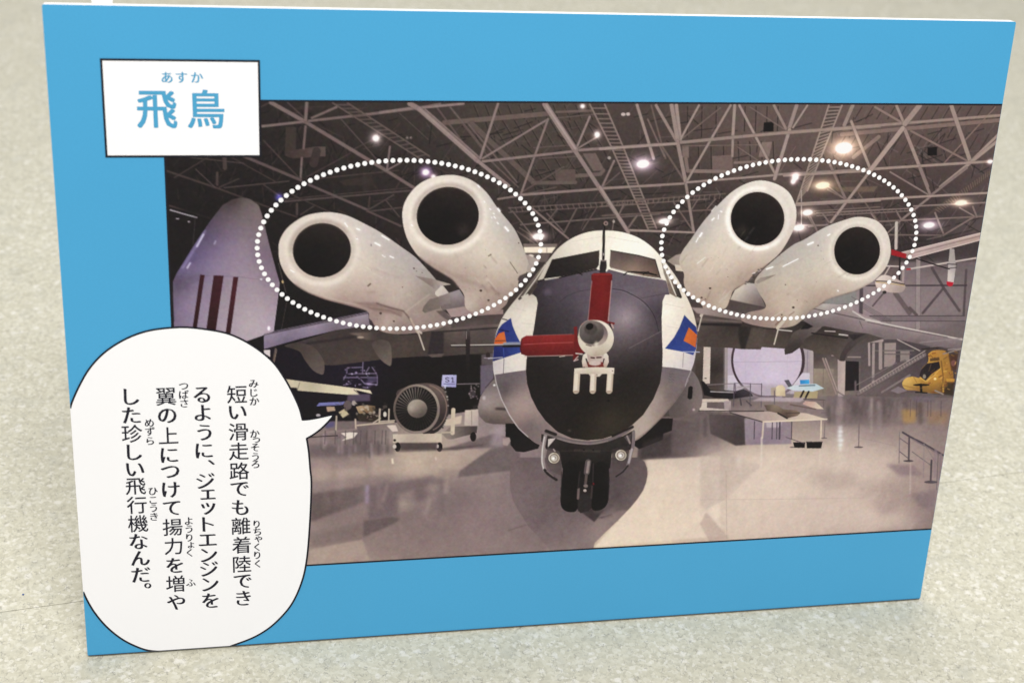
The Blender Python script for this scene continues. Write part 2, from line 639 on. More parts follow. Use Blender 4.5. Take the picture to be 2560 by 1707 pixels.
for k_ in range(330):      # faint bracing deep in the roof
    x, y = rng.uniform(430, 2480), rng.uniform(265, 640)
    ang = rng.choice([-.12, .55, 1.0, -.9, 1.5, 2.1]) + rng.uniform(-.15, .15)
    l_ = rng.uniform(20, 75)
    c_ = 52 + 45 * min(max((x - 500) / 1400, 0), 1)
    LN('S', [(x, y), (x + l_ * math.cos(ang), y + l_ * math.sin(ang))], rng.uniform(1.6, 3.2), (c_ + 24, c_ + 10, c_ + 8), a=.45)
    LN('S', [(x + 14, y + 9), (x + 14 + l_ * math.cos(ang + .7), y + 9 + l_ * math.sin(ang + .7))], 3, (c_ * .5, c_ * .45, c_ * .45), a=.55)
# ---- left part of the roof
F('2', [(1055, 395), (1145, 395), (1140, 600), (1050, 600)], (70, 60, 56))
F('2', [(1045, 600), (1310, 560), (1390, 560), (1390, 640), (1120, 660), (1050, 640)], [(1080, 620, (70, 58, 56)), (1350, 600, (98, 82, 79))])
LN('2', [(1315, 600), (1290, 700)], 70, (70, 58, 57)); LN('2', [(1735, 800), (1730, 910)], 60, (62, 52, 51))
F('2', [(1500, 850), (1780, 800), (1790, 880), (1560, 890)], (64, 54, 52))
LINES('2', [(840, 230, 920, 190, 14), (1070, 190, 1200, 310, 14), (870, 510, 1160, 815, 15), (1240, 810, 1600, 615, 15), (1300, 830, 2000, 760, 15),
            (1520, 330, 1830, 680, 14), (1590, 600, 1770, 510, 12), (60, 765, 500, 915, 20), (500, 915, 860, 1050, 18), (860, 1050, 1150, 1150, 15),
            (500, 900, 660, 830, 13), (480, 780, 480, 880, 24), (80, 1055, 420, 1160, 14), (540, 905, 1080, 850, 12), (1050, 1020, 2150, 925, 18),
            (1060, 1000, 2150, 900, 9), (870, 880, 1000, 970, 12), (2010, 280, 2250, 500, 12), (1760, 980, 1750, 1090, 20), (1750, 1090, 1960, 965, 15),
            (1900, 1015, 2010, 1150, 12), (1740, 1105, 2030, 1070, 15), (600, 650, 980, 860, 12), (540, 650, 545, 740, 40), (250, 650, 700, 700, 10),
            (120, 820, 420, 640, 10), (300, 750, 460, 900, 10), (1100, 960, 1450, 1120, 12), (1180, 1130, 1290, 1060, 12), (1150, 1040, 1150, 1130, 22)], (84, 71, 70), a=.9)
LINES('2', [(930, 190, 1215, 350, 38), (1215, 350, 1880, 750, 34), (1880, 750, 2130, 905, 30), (1232, 190, 1222, 340, 30), (1222, 390, 1205, 575, 22),
            (1190, 655, 1180, 825, 20), (1275, 320, 1480, 230, 22), (860, 390, 1200, 352, 24), (1250, 345, 1700, 295, 24), (1700, 295, 2150, 240, 26),
            (2180, 235, 2350, 205, 26), (1930, 560, 1905, 750, 18), (1900, 760, 2010, 700, 14)], (122, 105, 103))
LINES('2', [(700, 640, 1180, 840, 28), (1250, 880, 1740, 1090, 24), (1740, 1100, 2020, 1225, 20)], (100, 85, 85))
LADDER('2', [(1450, 195), (2180, 660)], [(1575, 195), (2260, 640)], 15, 12, (104, 90, 86))
LN('2', [(85, 1090), (160, 1110), (300, 1160)], 9, (150, 145, 165), a=.8); LN('2', [(295, 1160), (270, 1400)], 6, (80, 72, 78), a=.7)
# ---- middle of the roof
LINES('3', [(540, 360, 1400, 285, 48), (1480, 270, 1770, 260, 24)], (116, 100, 95))
LINES('3', [(770, 370, 1290, 860, 52), (1280, 865, 1640, 860, 36)], (106, 92, 88))
F('3', [(1470, 755), (1640, 750), (1640, 850), (1475, 850)], (100, 84, 80))
F('3', [(1700, 620), (1810, 615), (1885, 760), (1790, 765)], (114, 98, 94)); LN('3', [(1650, 805), (1850, 790), (1875, 760)], 32, (112, 96, 92))
LINES('3', [(480, 235, 720, 560, 17), (590, 230, 880, 590, 17), (740, 370, 1150, 860, 15), (700, 380, 1000, 760, 12), (930, 680, 1160, 900, 15), (1430, 325, 1800, 290, 11),
            (1185, 945, 1540, 730, 15), (1650, 545, 1290, 570, 12), (1080, 1075, 2350, 1000, 12), (1080, 1112, 2250, 1040, 10), (1180, 1215, 2350, 1125, 15),
            (1545, 1280, 1650, 1080, 16), (1545, 1280, 1400, 1120, 14), (1420, 1170, 1490, 1080, 14), (1700, 1260, 1820, 1070, 12), (2080, 1240, 2150, 1140, 14),
            (2010, 1120, 2060, 1040, 14), (1110, 1100, 1330, 1370, 12), (1150, 1270, 1300, 1375, 14), (1170, 1240, 1360, 1360, 12), (1880, 890, 2010, 780, 12),
            (1340, 660, 1700, 640, 14), (1200, 960, 1480, 900, 12)], (112, 97, 94), a=.85)
for i in range(26):
    x = 1090 + i * 48
    LN('3', [(x, 1075 - (x - 1080) * .06), (x + 12, 1110 - (x - 1080) * .06)], 9, (118, 102, 98), a=.7)
LINES('3', [(0, 275, 290, 235, 26), (340, 235, 700, 200, 24), (380, 250, 830, 650, 19), (990, 200, 840, 660, 24), (860, 660, 1410, 330, 19), (1410, 330, 1185, 950, 21),
            (860, 685, 1620, 600, 24), (1670, 590, 2350, 540, 26), (990, 1000, 1180, 970, 19), (1180, 965, 1850, 915, 24), (1860, 910, 2350, 885, 24),
            (1760, 310, 1650, 570, 21), (1660, 575, 1820, 480, 16), (1965, 680, 1865, 895, 21), (1280, 1080, 1580, 1330, 18), (2080, 1265, 2350, 1270, 17)], (140, 122, 119))
LINES('3', [(250, 200, 330, 245, 48), (330, 245, 820, 680, 46), (820, 680, 1080, 890, 34), (1385, 205, 1640, 590, 54), (1640, 600, 2080, 1270, 38)], (146, 128, 125))
LN('3', [(1395, 215), (1640, 580)], 14, (182, 164, 160), a=.6); LN('3', [(340, 250), (800, 650)], 10, (172, 154, 150), a=.45)
LADDER('3', [(1760, 205), (1940, 560), (2130, 980), (2250, 1250)], [(1885, 205), (2040, 560), (2200, 960), (2320, 1245)], 36, 13, (138, 121, 115), r0=.8)
# ---- right of the middle
F('4', [(690, 550), (745, 550), (745, 655), (690, 655)], (128, 110, 105)); F('4', [(940, 640), (1110, 630), (1115, 760), (945, 770)], (120, 101, 97))
F('4', [(1355, 525), (1445, 520), (1420, 640), (1330, 650)], (134, 115, 110)); LINES('4', [(735, 765, 1130, 770, 34), (1130, 695, 1440, 682, 24), (720, 660, 735, 765, 34)], (134, 116, 110))
F('4', [(1375, 358), (1458, 352), (1455, 432), (1370, 436)], (30, 25, 28), soft=1)
LINES('4', [(430, 215, 550, 660, 17), (1010, 235, 680, 500, 15), (400, 330, 540, 640, 17), (520, 555, 710, 850, 19), (1260, 230, 1570, 430, 15), (20, 1140, 930, 1090, 15),
            (0, 1030, 1050, 955, 13), (0, 1062, 900, 1000, 10), (240, 1240, 310, 1140, 16), (160, 1125, 200, 1040, 14), (770, 1085, 820, 1005, 14), (620, 1030, 790, 1280, 15),
            (900, 1080, 970, 1000, 12), (1800, 1125, 2350, 1090, 12), (1800, 1100, 2350, 1065, 10), (1910, 920, 2060, 1000, 15), (2170, 950, 2330, 1180, 15),
            (1750, 1150, 1830, 1280, 17), (1880, 1130, 1920, 1200, 15), (1150, 560, 1330, 680, 13), (700, 555, 1330, 545, 14), (1480, 820, 1640, 560, 15)], (122, 105, 100), a=.9)
for i in range(24):
    x = 20 + i * 43
    LN('4', [(x, 1030 - x * .07), (x - 8, 1062 - x * .065)], 9, (124, 108, 102), a=.7)
LINES('4', [(310, 210, 450, 660, 28), (470, 215, 640, 510, 28), (640, 215, 672, 500, 36), (600, 210, 650, 500, 40), (650, 520, 720, 860, 36), (720, 870, 785, 1270, 26),
            (830, 215, 680, 490, 21), (1095, 215, 735, 840, 23), (1130, 215, 1115, 465, 30), (1115, 480, 1110, 640, 24), (1170, 215, 1470, 790, 23), (1460, 215, 1560, 410, 26),
            (1740, 215, 1620, 400, 19), (0, 580, 640, 535, 26), (680, 525, 1570, 440, 30), (1600, 440, 2350, 385, 32), (20, 910, 700, 870, 22), (730, 860, 1460, 800, 20),
            (1480, 795, 2350, 745, 22), (230, 1260, 790, 1280, 19), (1645, 1050, 2350, 1010, 22), (1700, 1220, 1900, 1218, 15)], (156, 138, 132))
LINES('4', [(1650, 215, 1590, 400, 38), (1590, 420, 1465, 830, 34), (0, 900, 240, 1280, 28), (1930, 710, 2060, 1000, 22), (2120, 215, 2050, 380, 38)], (158, 140, 134))
LADDER('4', [(1920, 215), (1650, 1030)], [(2030, 215), (1740, 930)], 26, 14, (156, 138, 130))
LN('4', [(1690, 930), (1690, 1240)], 9, (170, 155, 150)); 
# ---- far right of the roof
LINES('5', [(820, 1130, 2145, 1010, 38), (2110, 900, 1670, 1380, 15), (1400, 1100, 1890, 1360, 19), (1100, 900, 1340, 1040, 21), (1130, 1150, 920, 1320, 40)], (140, 119, 113))
LINES('5', [(0, 1145, 2145, 970, 26), (1280, 890, 1340, 1030, 26), (1740, 890, 1900, 1360, 38), (1350, 1090, 1540, 1568, 32), (900, 1020, 1060, 1420, 26),
            (2145, 1120, 1900, 1360, 28), (2120, 1190, 1650, 1568, 32), (1070, 1420, 2080, 1355, 24)], (162, 142, 134))
LINES('5', [(1470, 890, 1350, 1040, 54), (1330, 1080, 1060, 1430, 46)], (168, 148, 140))
F('5', [(1540, 1240), (1620, 1232), (1618, 1305), (1540, 1308)], (32, 26, 30), soft=1)
F('E', [(500, 190), (920, 180), (880, 235), (520, 235)], (128, 108, 92), a=.7, soft=2)
F('E', [(2030, 10), (2010, 110), (1560, 400), (1390, 470), (1480, 390)], (92, 77, 72), soft=2)
for i in range(26):
    t_ = i / 26
    LN('E', [(2020 - 560 * t_, 20 + 400 * t_), (2010 - 500 * t_, 70 + 380 * t_)], 8, (140, 122, 112), a=.55)
LINES('E', [(1330, 0, 1430, 260, 30), (1040, 40, 1410, 260, 17), (1790, 0, 1450, 260, 30), (1450, 270, 1160, 500, 26), (460, 0, 610, 310, 22), (320, 440, 1270, 395, 12),
            (320, 470, 1270, 420, 10), (1270, 375, 1970, 340, 18), (930, 525, 1950, 475, 18), (240, 575, 430, 555, 15), (1030, 655, 1560, 660, 17), (1560, 660, 1860, 480, 22),
            (1480, 440, 1560, 640, 20), (1160, 500, 1010, 640, 17), (1100, 420, 1150, 510, 17), (380, 450, 440, 530, 17), (1720, 390, 1860, 470, 15), (1850, 380, 1890, 480, 20),
            (260, 480, 320, 600, 15), (430, 180, 600, 310, 15), (850, 440, 900, 510, 17), (1230, 680, 1300, 740, 14), (1400, 700, 1540, 670, 12)], (138, 120, 116))
LINES('E', [(0, 75, 800, 30, 28), (820, 60, 460, 530, 32), (120, 350, 1990, 245, 24)], (164, 144, 137))
for i in range(22):
    x = 340 + i * 42
    LN('E', [(x, 442 - (x - 320) * .047), (x + 8, 468 - (x - 320) * .05)], 8, (124, 106, 102), a=.7)
F('E', [(1030, 670), (1960, 670), (1900, 900), (1020, 930)], (58, 50, 52), a=.6, soft=14)
# ---- lamps
LAMP('2', 1812, 490, 26, 24); LAMP('2', 2230, 775, 26, 22, glow=(120, 90, 150)); LAMP('2', 2295, 812, 15, 12); GLOW('2', 1000, 985, 40, (60, 60, 150)); GLOW('2', 2075, 485, 14, (90, 80, 80)); GLOW('2', 2105, 485, 12, (90, 80, 80))
LAMP('3', 1822, 460, 21, 21, glow=(70, 60, 62)); LAMP('3', 1700, 222, 16, 14, glow=(60, 52, 55)); EL('3', 2042, 290, 17, 11, (205, 190, 185), soft=1); EL('3', 2082, 288, 15, 11, (205, 190, 185), soft=1); EL('3', 1923, 655, 15, 13, (170, 158, 155), soft=1)
LAMP('3', 1330, 1312, 48, 24, glow=(110, 95, 90), g=2)
LAMP('4', 360, 705, 52, 32, glow=(120, 105, 128)); LAMP('4', 2045, 572, 72, 46, glow=(140, 118, 88)); LAMP('4', 1868, 886, 58, 26, col=(255, 246, 215), glow=(120, 98, 60), g=2.2)
LAMP('4', 1742, 1113, 42, 22, glow=(110, 92, 82), g=2); LAMP('4', 1668, 1240, 46, 24, glow=(120, 105, 105), g=2.2); LAMP('4', 1640, 815, 25, 25, glow=(110, 90, 95), g=2); LAMP('4', 1620, 855, 14, 14, g=2)
LAMP('4', 540, 1185, 46, 20, glow=(100, 88, 86), g=2); EL('4', 195, 290, 18, 13, (195, 180, 175), soft=1); EL('4', 236, 288, 16, 13, (195, 180, 175), soft=1)
LAMP('E', 1735, 342, 58, 22, col=(255, 248, 225), glow=(120, 100, 75), g=2.2); LAMP('E', 1420, 560, 54, 25, glow=(115, 100, 118), g=2.6); LAMP('5', 2065, 1358, 16, 12, g=2)
# ---- right hand wall
wall = [('E', 740, 1190, (150, 134, 138)), ('E', 1000, 1400, (156, 139, 142)), ('E', 1500, 1100, (136, 121, 124)), ('E', 1700, 1400, (140, 126, 128)), ('E', 1500, 950, (104, 92, 95)), ('E', 1700, 1560, (112, 100, 102))]
F('E', [(640, 1260), (740, 1180), (1150, 920), (1890, 920), (1760, 1568), (600, 1568)], wall, soft=3)
F('E', [(380, 1260), (620, 1230), (700, 1180), (720, 1330), (400, 1340)], (142, 140, 138), soft=3)
LINES('E', [(1315, 900, 1312, 1568, 48)], (146, 132, 132)); LINES('E', [(758, 1190, 752, 1430, 36)], (84, 74, 80))
LINES('E', [(1560, 1180, 1360, 1420, 26), (1450, 980, 1580, 1200, 24), (1580, 1200, 1720, 1400, 24), (980, 1220, 870, 1350, 16), (1785, 1000, 1760, 1450, 22)], (96, 84, 88), a=.85)
LINES('E', [(1090, 1225, 1230, 1420, 42), (1230, 1370, 1300, 1440, 26)], (104, 90, 92))
LN('E', [(800, 1152), (1790, 1150)], 14, (74, 64, 70)); LN('E', [(840, 1472), (1770, 1472)], 44, (128, 114, 118)); LN('E', [(840, 1448), (1770, 1448)], 8, (82, 72, 76)); LN('E', [(840, 1498), (1770, 1500)], 8, (88, 78, 82))
for i in range(4):
    LN('E', [(660 + 30 * i, 1260 + 34 * i), (1050, 1490 + 14 * i)], 5, (92, 82, 86), a=.6)
# ---- rotor craft wing hanging at the right
F('E', [(1150, 825), (1925, 632), (1918, 712), (1240, 892), (1190, 875)], [(1250, 860, (176, 150, 146)), (1500, 790, (182, 160, 158)), (1850, 690, (178, 152, 142)), (1300, 810, (205, 186, 182)), (1850, 655, (196, 176, 170))], ident=7)
LN('E', [(1150, 830), (1925, 640)], 10, (212, 194, 188), ident=7); LN('E', [(1200, 850), (1920, 668)], 8, (120, 98, 96), a=.7); LN('E', [(1240, 886), (1917, 706)], 9, (210, 192, 186), ident=7)
F('E', [(1050, 795), (1200, 842), (1195, 888), (1050, 852)], (168, 34, 44), ident=7); LN('E', [(1085, 785), (1110, 795)], 12, (60, 30, 36))
LN('E', [(1103, 540), (1098, 785)], 32, (196, 184, 176)); LN('E', [(1118, 540), (1112, 785)], 7, (120, 108, 106))
LN('E', [(1210, 992), (1560, 935), (1880, 882)], 16, (196, 182, 178), ident=7); LN('E', [(1205, 992), (1235, 990)], 16, (176, 50, 62))
F('E', [(1625, 785), (1668, 795), (1684, 960), (1660, 1140), (1600, 1130), (1608, 960)], [(1640, 850, (168, 158, 154)), (1620, 1050, (216, 204, 200)), (1670, 1000, (170, 160, 160))], ident=7)
F('E', [(1594, 1110), (1662, 1120), (1650, 1155), (1620, 1162), (1594, 1145)], (196, 36, 58), ident=7)
LN('E', [(1290, 885), (1470, 945), (1620, 990)], 10, (36, 30, 34)); LN('E', [(1600, 940), (1690, 945)], 8, (60, 52, 54)); LN('E', [(1600, 985), (1690, 975)], 7, (60, 52, 54))
F('E', [(1000, 920), (1140, 900), (1150, 1120), (960, 1060)], (96, 82, 80), a=.7, soft=3)
LN('E', [(990, 960), (1160, 965)], 12, (206, 190, 184)); LN('E', [(1040, 960), (985, 1050)], 14, (190, 172, 166)); LN('E', [(1135, 880), (1130, 1100)], 16, (48, 40, 44)); LN('E', [(1170, 990), (1165, 1120)], 22, (168, 150, 148))
F('E', [(895, 1110), (960, 1052), (1040, 1060), (1178, 1132), (1170, 1205), (1080, 1222), (930, 1192)], [(950, 1080, (222, 206, 198)), (1000, 1170, (204, 184, 176)), (1140, 1190, (168, 150, 144))], smooth=True, ident=7)
LN('E', [(900, 1108), (1040, 1112), (1180, 1140)], 9, (62, 50, 40)); LN('E', [(905, 1118), (1175, 1150)], 6, (196, 160, 90), a=.8)
EL('E', 985, 1217, 20, 16, (60, 52, 54))
# ---- bright slot of wall behind the cockpit
F('3', [(1205, 1402), (1475, 1402), (1440, 1452), (1215, 1452)], (238, 226, 206), soft=1); F('3', [(1200, 1375), (1490, 1375), (1480, 1402), (1205, 1402)], (128, 114, 108), soft=1)
F('3', [(1215, 1452), (1430, 1455), (1400, 1530), (1240, 1520)], (108, 96, 92), soft=2); LN('3', [(1400, 1405), (1400, 1450)], 6, (170, 156, 140)); EL('3', 1265, 1478, 26, 14, (220, 210, 196), soft=1)
# ---- left: another aircraft's fin
F('A', [(160, 200), (420, 120), (760, 80), (420, 560), (200, 820)], (36, 31, 33), a=.7, soft=10)
LN('A', [(180, 178), (290, 210), (440, 250)], 8, (196, 188, 196)); LN('A', [(425, 250), (400, 560)], 6, (66, 60, 62)); EL('A', 250, 263, 20, 5, (170, 160, 168)); EL('A', 362, 292, 14, 6, (170, 160, 168))
fin = F('A', [(218, 1340), (206, 1000), (205, 880), (240, 800), (400, 540), (560, 300), (690, 130), (790, 72), (880, 55), (960, 70), (1045, 130), (1075, 215), (1150, 520), (1222, 790), (1250, 895), (1232, 1050), (1192, 1365), (1100, 1400), (930, 1460), (700, 1420)],
        [(800, 80, (70, 60, 60)), (900, 130, (110, 97, 98)), (1010, 170, (124, 110, 112)), (700, 250, (104, 90, 100)), (1060, 330, (128, 113, 118)), (850, 350, (126, 110, 124)),
         (560, 420, (96, 82, 110)), (700, 500, (128, 112, 140)), (900, 560, (148, 132, 146)), (1130, 620, (124, 106, 124)), (400, 650, (104, 90, 128)), (600, 700, (140, 124, 152)),
         (1000, 800, (158, 141, 156)), (1190, 860, (134, 116, 134)), (300, 780, (120, 106, 142)), (240, 900, (98, 86, 106)), (350, 1100, (146, 130, 158)), (700, 1000, (154, 139, 152)),
         (900, 1150, (172, 158, 168)), (1100, 1000, (166, 150, 160)), (1000, 1300, (186, 172, 178)), (1180, 1300, (176, 158, 176)), (230, 1280, (128, 112, 138))], ident=3)
F('A', [(205, 880), (240, 800), (560, 800), (480, 850), (240, 1000)], (88, 76, 98), a=.35, soft=8, clipm=fin)
LN('A', [(300, 745), (420, 550), (520, 380)], 16, (176, 166, 214), soft=3, a=.6, clipm=fin); LN('A', [(440, 535), (505, 415)], 13, (226, 222, 246), soft=1.5, a=.95, clipm=fin)
LN('A', [(345, 745), (375, 695)], 12, (220, 216, 240), soft=1.5); LN('A', [(610, 510), (625, 480)], 10, (186, 176, 206), soft=1.5)
LN('A', [(240, 812), (840, 830), (1230, 880)], 5, (120, 106, 126), a=.7, clipm=fin); LN('A', [(1230, 800), (1250, 900), (1230, 1060), (1192, 1360)], 8, (206, 190, 206), a=.5, clipm=fin)
for q in ([(472, 810), (517, 812), (440, 1330), (398, 1330)], [(604, 816), (702, 820), (625, 1360), (533, 1340)], [(797, 830), (846, 834), (768, 1400), (720, 1390)]):
    F('A', q, [('A', 600, 820, (70, 32, 42)), ('A', 600, 1330, (58, 28, 34)), ('A', 800, 1000, (84, 34, 48))], ident=3)
EL('A', 1145, 1335, 14, 22, (250, 246, 255), soft=1.5); EL('A', 1070, 855, 12, 8, (225, 215, 230), soft=1)
LN('A', [(1240, 700), (1290, 900), (1310, 980)], 6, (110, 100, 96), a=.8); EL('A', 1280, 880, 8, 16, (220, 190, 140), soft=1); LN('A', [(1320, 1080), (1270, 1340)], 5, (84, 74, 74))
# ---- hangar floor
fl = [('K', 400, 440, (170, 150, 145)), ('K', 900, 420, (186, 166, 154)), ('K', 1300, 440, (204, 186, 168)), ('K', 1700, 400, (180, 160, 150)), ('K', 350, 650, (150, 132, 130)), ('K', 1000, 620, (130, 113, 115)),
      ('K', 1700, 700, (128, 112, 114)), ('K', 500, 1000, (142, 124, 122)), ('K', 500, 1330, (174, 154, 145)), ('K', 1200, 1200, (146, 127, 124)), ('K', 1300, 900, (138, 120, 120)), ('K', 1900, 1000, (148, 128, 128)),
      ('K', 2200, 1250, (146, 127, 126)), ('J', 200, 900, (144, 126, 126)), ('J', 700, 1300, (132, 115, 117)), ('J', 1300, 1350, (222, 202, 178)), ('J', 1800, 1350, (214, 192, 170)), ('J', 1800, 700, (200, 180, 164)),
      ('J', 2200, 900, (184, 164, 152)), ('J', 1900, 450, (112, 98, 98)), ('L', 400, 300, (206, 186, 172)), ('L', 500, 560, (206, 188, 174)), ('L', 1000, 500, (188, 168, 158)), ('L', 900, 900, (196, 174, 164)),
      ('L', 1700, 900, (188, 166, 158)), ('L', 2100, 600, (172, 152, 146)), ('L', 1400, 450, (174, 154, 147)), ('L', 2250, 850, (150, 130, 128)), ('L', 1400, 200, (194, 175, 164)), ('L', 1900, 200, (186, 166, 158)),
      ('H', 300, 1250, (120, 105, 104)), ('H', 1000, 1400, (206, 186, 170)), ('H', 1500, 1000, (136, 120, 120)), ('H', 1800, 900, (124, 109, 110)), ('H', 2200, 950, (130, 114, 114)), ('H', 1900, 1150, (156, 138, 136)), ('H', 1600, 1250, (196, 178, 170)),
      ('F', 1000, 1250, (112, 98, 100)), ('F', 600, 1400, (150, 132, 130)), ('F', 2200, 1200, (150, 134, 136))]
FLR = F('S', [('F', 300, 1100), ('F', 700, 1050), ('F', 1300, 1080), ('F', 2080, 960), ('G', 100, 1060), ('G', 1900, 1020), ('H', 150, 850), ('H', 900, 850), ('H', 1340, 820), ('H', 1720, 800), ('I', 700, 740), ('I', 1300, 760), ('I', 1680, 760), ('S', 2500, 1400), ('S', 380, 1440)],
        fl, ident=2, soft=1)
# left floor: soft bands of shade and reflections
F('K', [(280, 240), (1100, 230), (1120, 330), (280, 370)], (92, 80, 84), a=.55, soft=8, clipm=FLR)
for i in range(34):
    x = rng.uniform(300, 1100); y = rng.uniform(60, 260)
    LN('K', [(x, y), (x + rng.uniform(-6, 6), y + rng.uniform(60, 220))], rng.uniform(7, 26), rng.choice([70, 90, 170, 190]) * np.array([1, .9, .93]), a=rng.uniform(.2, .55), soft=3, clipm=FLR)
F('K', [(300, 480), (1560, 440), (1560, 520), (1000, 530), (300, 600)], (196, 176, 160), a=.4, soft=8, clipm=FLR)
F('K', [(300, 720), (820, 645), (830, 800), (300, 995)], [(330, 850, (98, 84, 84)), (780, 720, (108, 94, 96))], soft=5, a=.75, clipm=FLR)
F('K', [(820, 660), (1500, 540), (1640, 600), (1400, 660), (900, 790), (830, 800)], (118, 102, 106), soft=7, a=.75, clipm=FLR)
F('K', [(815, 985), (1100, 940), (1180, 960), (1140, 1000), (815, 1145)], (98, 84, 86), soft=4, a=.7, clipm=FLR)
F('K', [(870, 760), (1150, 720), (1150, 930), (860, 980)], (118, 102, 106), soft=6, a=.75, clipm=FLR)
F('K', [(300, 1110), (800, 1010), (820, 1160), (300, 1250)], (124, 107, 106), soft=8, a=.6, clipm=FLR)
F('K', [(290, 1270), (805, 1165), (880, 1370), (270, 1420)], (182, 162, 150), soft=3, a=.7, clipm=FLR)
EL('K', 1370, 710, 80, 70, (112, 96, 100), soft=9, a=.8); EL('K', 1210, 830, 50, 60, (176, 160, 148), soft=9, a=.7); LN('K', [(1470, 780), (1420, 930)], 30, (172, 154, 148), soft=6, a=.6)
LN('K', [(1050, 640), (1010, 790)], 26, (160, 142, 138), soft=5, a=.7); LN('K', [(1640, 430), (1620, 700)], 44, (176, 158, 150), soft=6, a=.7); LN('K', [(1580, 620), (1590, 900)], 40, (116, 100, 104), soft=8, a=.6)
LN('K', [(855, 650), (850, 800)], 36, (166, 148, 176), soft=4, a=.8); LN('K', [(1100, 380), (1105, 420)], 16, (240, 228, 205), soft=2); LN('K', [(1525, 365), (1528, 385)], 12, (240, 230, 210), soft=1.5)
F('K', [(1580, 290), (2080, 265), (1760, 500), (1740, 560), (2350, 480), (2350, 200), (2100, 130)], (112, 98, 100), soft=3, a=.85, clipm=FLR); F('K', [(1120, 310), (2070, 280), (1760, 480), (1560, 470)], (190, 170, 156), soft=3, a=.5, clipm=FLR)
F('K', [(2110, 60), (2210, 60), (2190, 260), (2050, 260)], (176, 160, 168), soft=7, a=.6, clipm=FLR)
for k_ in range(26):
    x = rng.uniform(320, 2100); y = rng.uniform(380, 700)
    LN('K', [(x, y), (x - 6, y + rng.uniform(90, 330))], rng.uniform(14, 46), rng.choice([112, 128, 168, 178]) * np.array([1, .885, .87]), a=rng.uniform(.12, .3), soft=7, clipm=FLR)
# shadow of the nose on the floor
F('J', [(1540, 582), (1700, 580), (2000, 562), (2200, 548), (2352, 500), (2352, 250), (1800, 180), (1560, 340)], [(1650, 450, (92, 80, 82)), (1900, 500, (106, 92, 94)), (2250, 480, (140, 123, 122)), (2200, 300, (112, 98, 99))], soft=2, clipm=FLR)
sh = F('J', [(300, 560), (1560, 560), (1612, 600), (1638, 665), (1642, 730), (1630, 800), (1600, 880), (1545, 965), (1480, 1045), (1350, 1178), (1230, 1290), (1125, 1395), (1105, 1470), (700, 1480), (640, 1410), (480, 1240), (400, 1120), (330, 1000), (292, 860), (294, 700)],
       [(400, 800, (122, 106, 108)), (900, 1250, (126, 110, 112)), (1450, 700, (100, 87, 90)), (1550, 750, (108, 94, 96)), (1300, 950, (88, 76, 79)), (1250, 1100, (128, 112, 112)), (1150, 1300, (150, 132, 130)),
        (800, 1380, (136, 119, 119)), (560, 1200, (120, 104, 107)), (360, 1000, (128, 111, 113)), (640, 1340, (130, 113, 114))], soft=1.2, clipm=FLR)
LN('J', [(280, 1275), (450, 1220)], 14, (120, 104, 106), soft=2, a=.8, clipm=FLR); F('J', [(1160, 1150), (1300, 1110), (1310, 1140), (1200, 1160)], (90, 78, 80), soft=2, a=.8)
LN('J', [(1345, 1180), (1440, 1205), (1415, 1232)], 15, (150, 130, 122), soft=1); F('J', [(1120, 1190), (1370, 1080), (1440, 1080), (1380, 1160), (1140, 1390)], (152, 133, 130), a=.6, soft=3, clipm=sh)
F('J', [(1430, 1100), (1900, 1120), (2350, 1060), (2350, 1400), (1120, 1440), (1350, 1180)], [(1300, 1380, (228, 210, 184)), (1700, 1250, (222, 202, 178)), (1500, 1150, (206, 186, 168)), (2200, 1350, (204, 182, 166))], a=.75, soft=3, clipm=FLR if sh is None else FLR * (1 - sh))
F('J', [(2100, 1060), (2350, 1330), (2350, 1250), (2240, 1080)], (186, 166, 154), a=.6, soft=2, clipm=FLR)
# right floor
F('J', [(1620, 582), (2350, 545), (2350, 1330), (1120, 1440), (1350, 1180), (1600, 880), (1645, 700)], (238, 221, 204), a=.68, soft=4, clipm=FLR * (1 - sh))
F('L', [(0, 150), (900, 160), (1800, 170), (1950, 420), (1500, 560), (2200, 900), (1500, 980), (0, 1060)], (232, 214, 200), a=.58, soft=30, clipm=FLR * (1 - sh))
F('L', [(0, 240), (200, 190), (600, 330), (520, 400), (280, 640), (60, 760), (0, 720)], (194, 176, 166), a=.5, soft=5, clipm=FLR); F('L', [(0, 900), (90, 1070), (290, 1040), (60, 780)], (186, 164, 154), a=.6, soft=3, clipm=FLR)
F('L', [(1820, 310), (2080, 320), (2190, 420), (1960, 425)], (150, 130, 132), a=.9, soft=6, clipm=FLR); F('L', [(2060, 600), (2330, 560), (2280, 780), (2150, 720)], (138, 120, 124), a=.8, soft=7, clipm=FLR)
F('L', [(1700, 700), (1900, 620), (1960, 760), (1760, 820)], (174, 153, 148), a=.6, soft=12, clipm=FLR)
F('L', [(250, 640), (420, 470), (640, 380), (900, 400), (1100, 560), (800, 680), (300, 660)], (226, 208, 194), a=.5, soft=10, clipm=FLR); LN('L', [(255, 380), (262, 1040)], 5, (176, 156, 148), a=.6, clipm=FLR); LN('L', [(0, 660), (800, 655)], 5, (184, 165, 156), a=.5, clipm=FLR); LN('L', [(800, 655), (1700, 640)], 5, (176, 156, 150), a=.35, clipm=FLR)
LN('L', [(60, 760), (280, 650), (520, 400)], 6, (226, 210, 196), a=.5, soft=1, clipm=FLR); LN('L', [(380, 270), (378, 330)], 34, (226, 210, 200), soft=5, a=.7, clipm=FLR)
F('L', [(1080, 360), (1500, 400), (1620, 520), (1300, 560), (1100, 480)], (178, 157, 150), a=.4, soft=14, clipm=FLR)
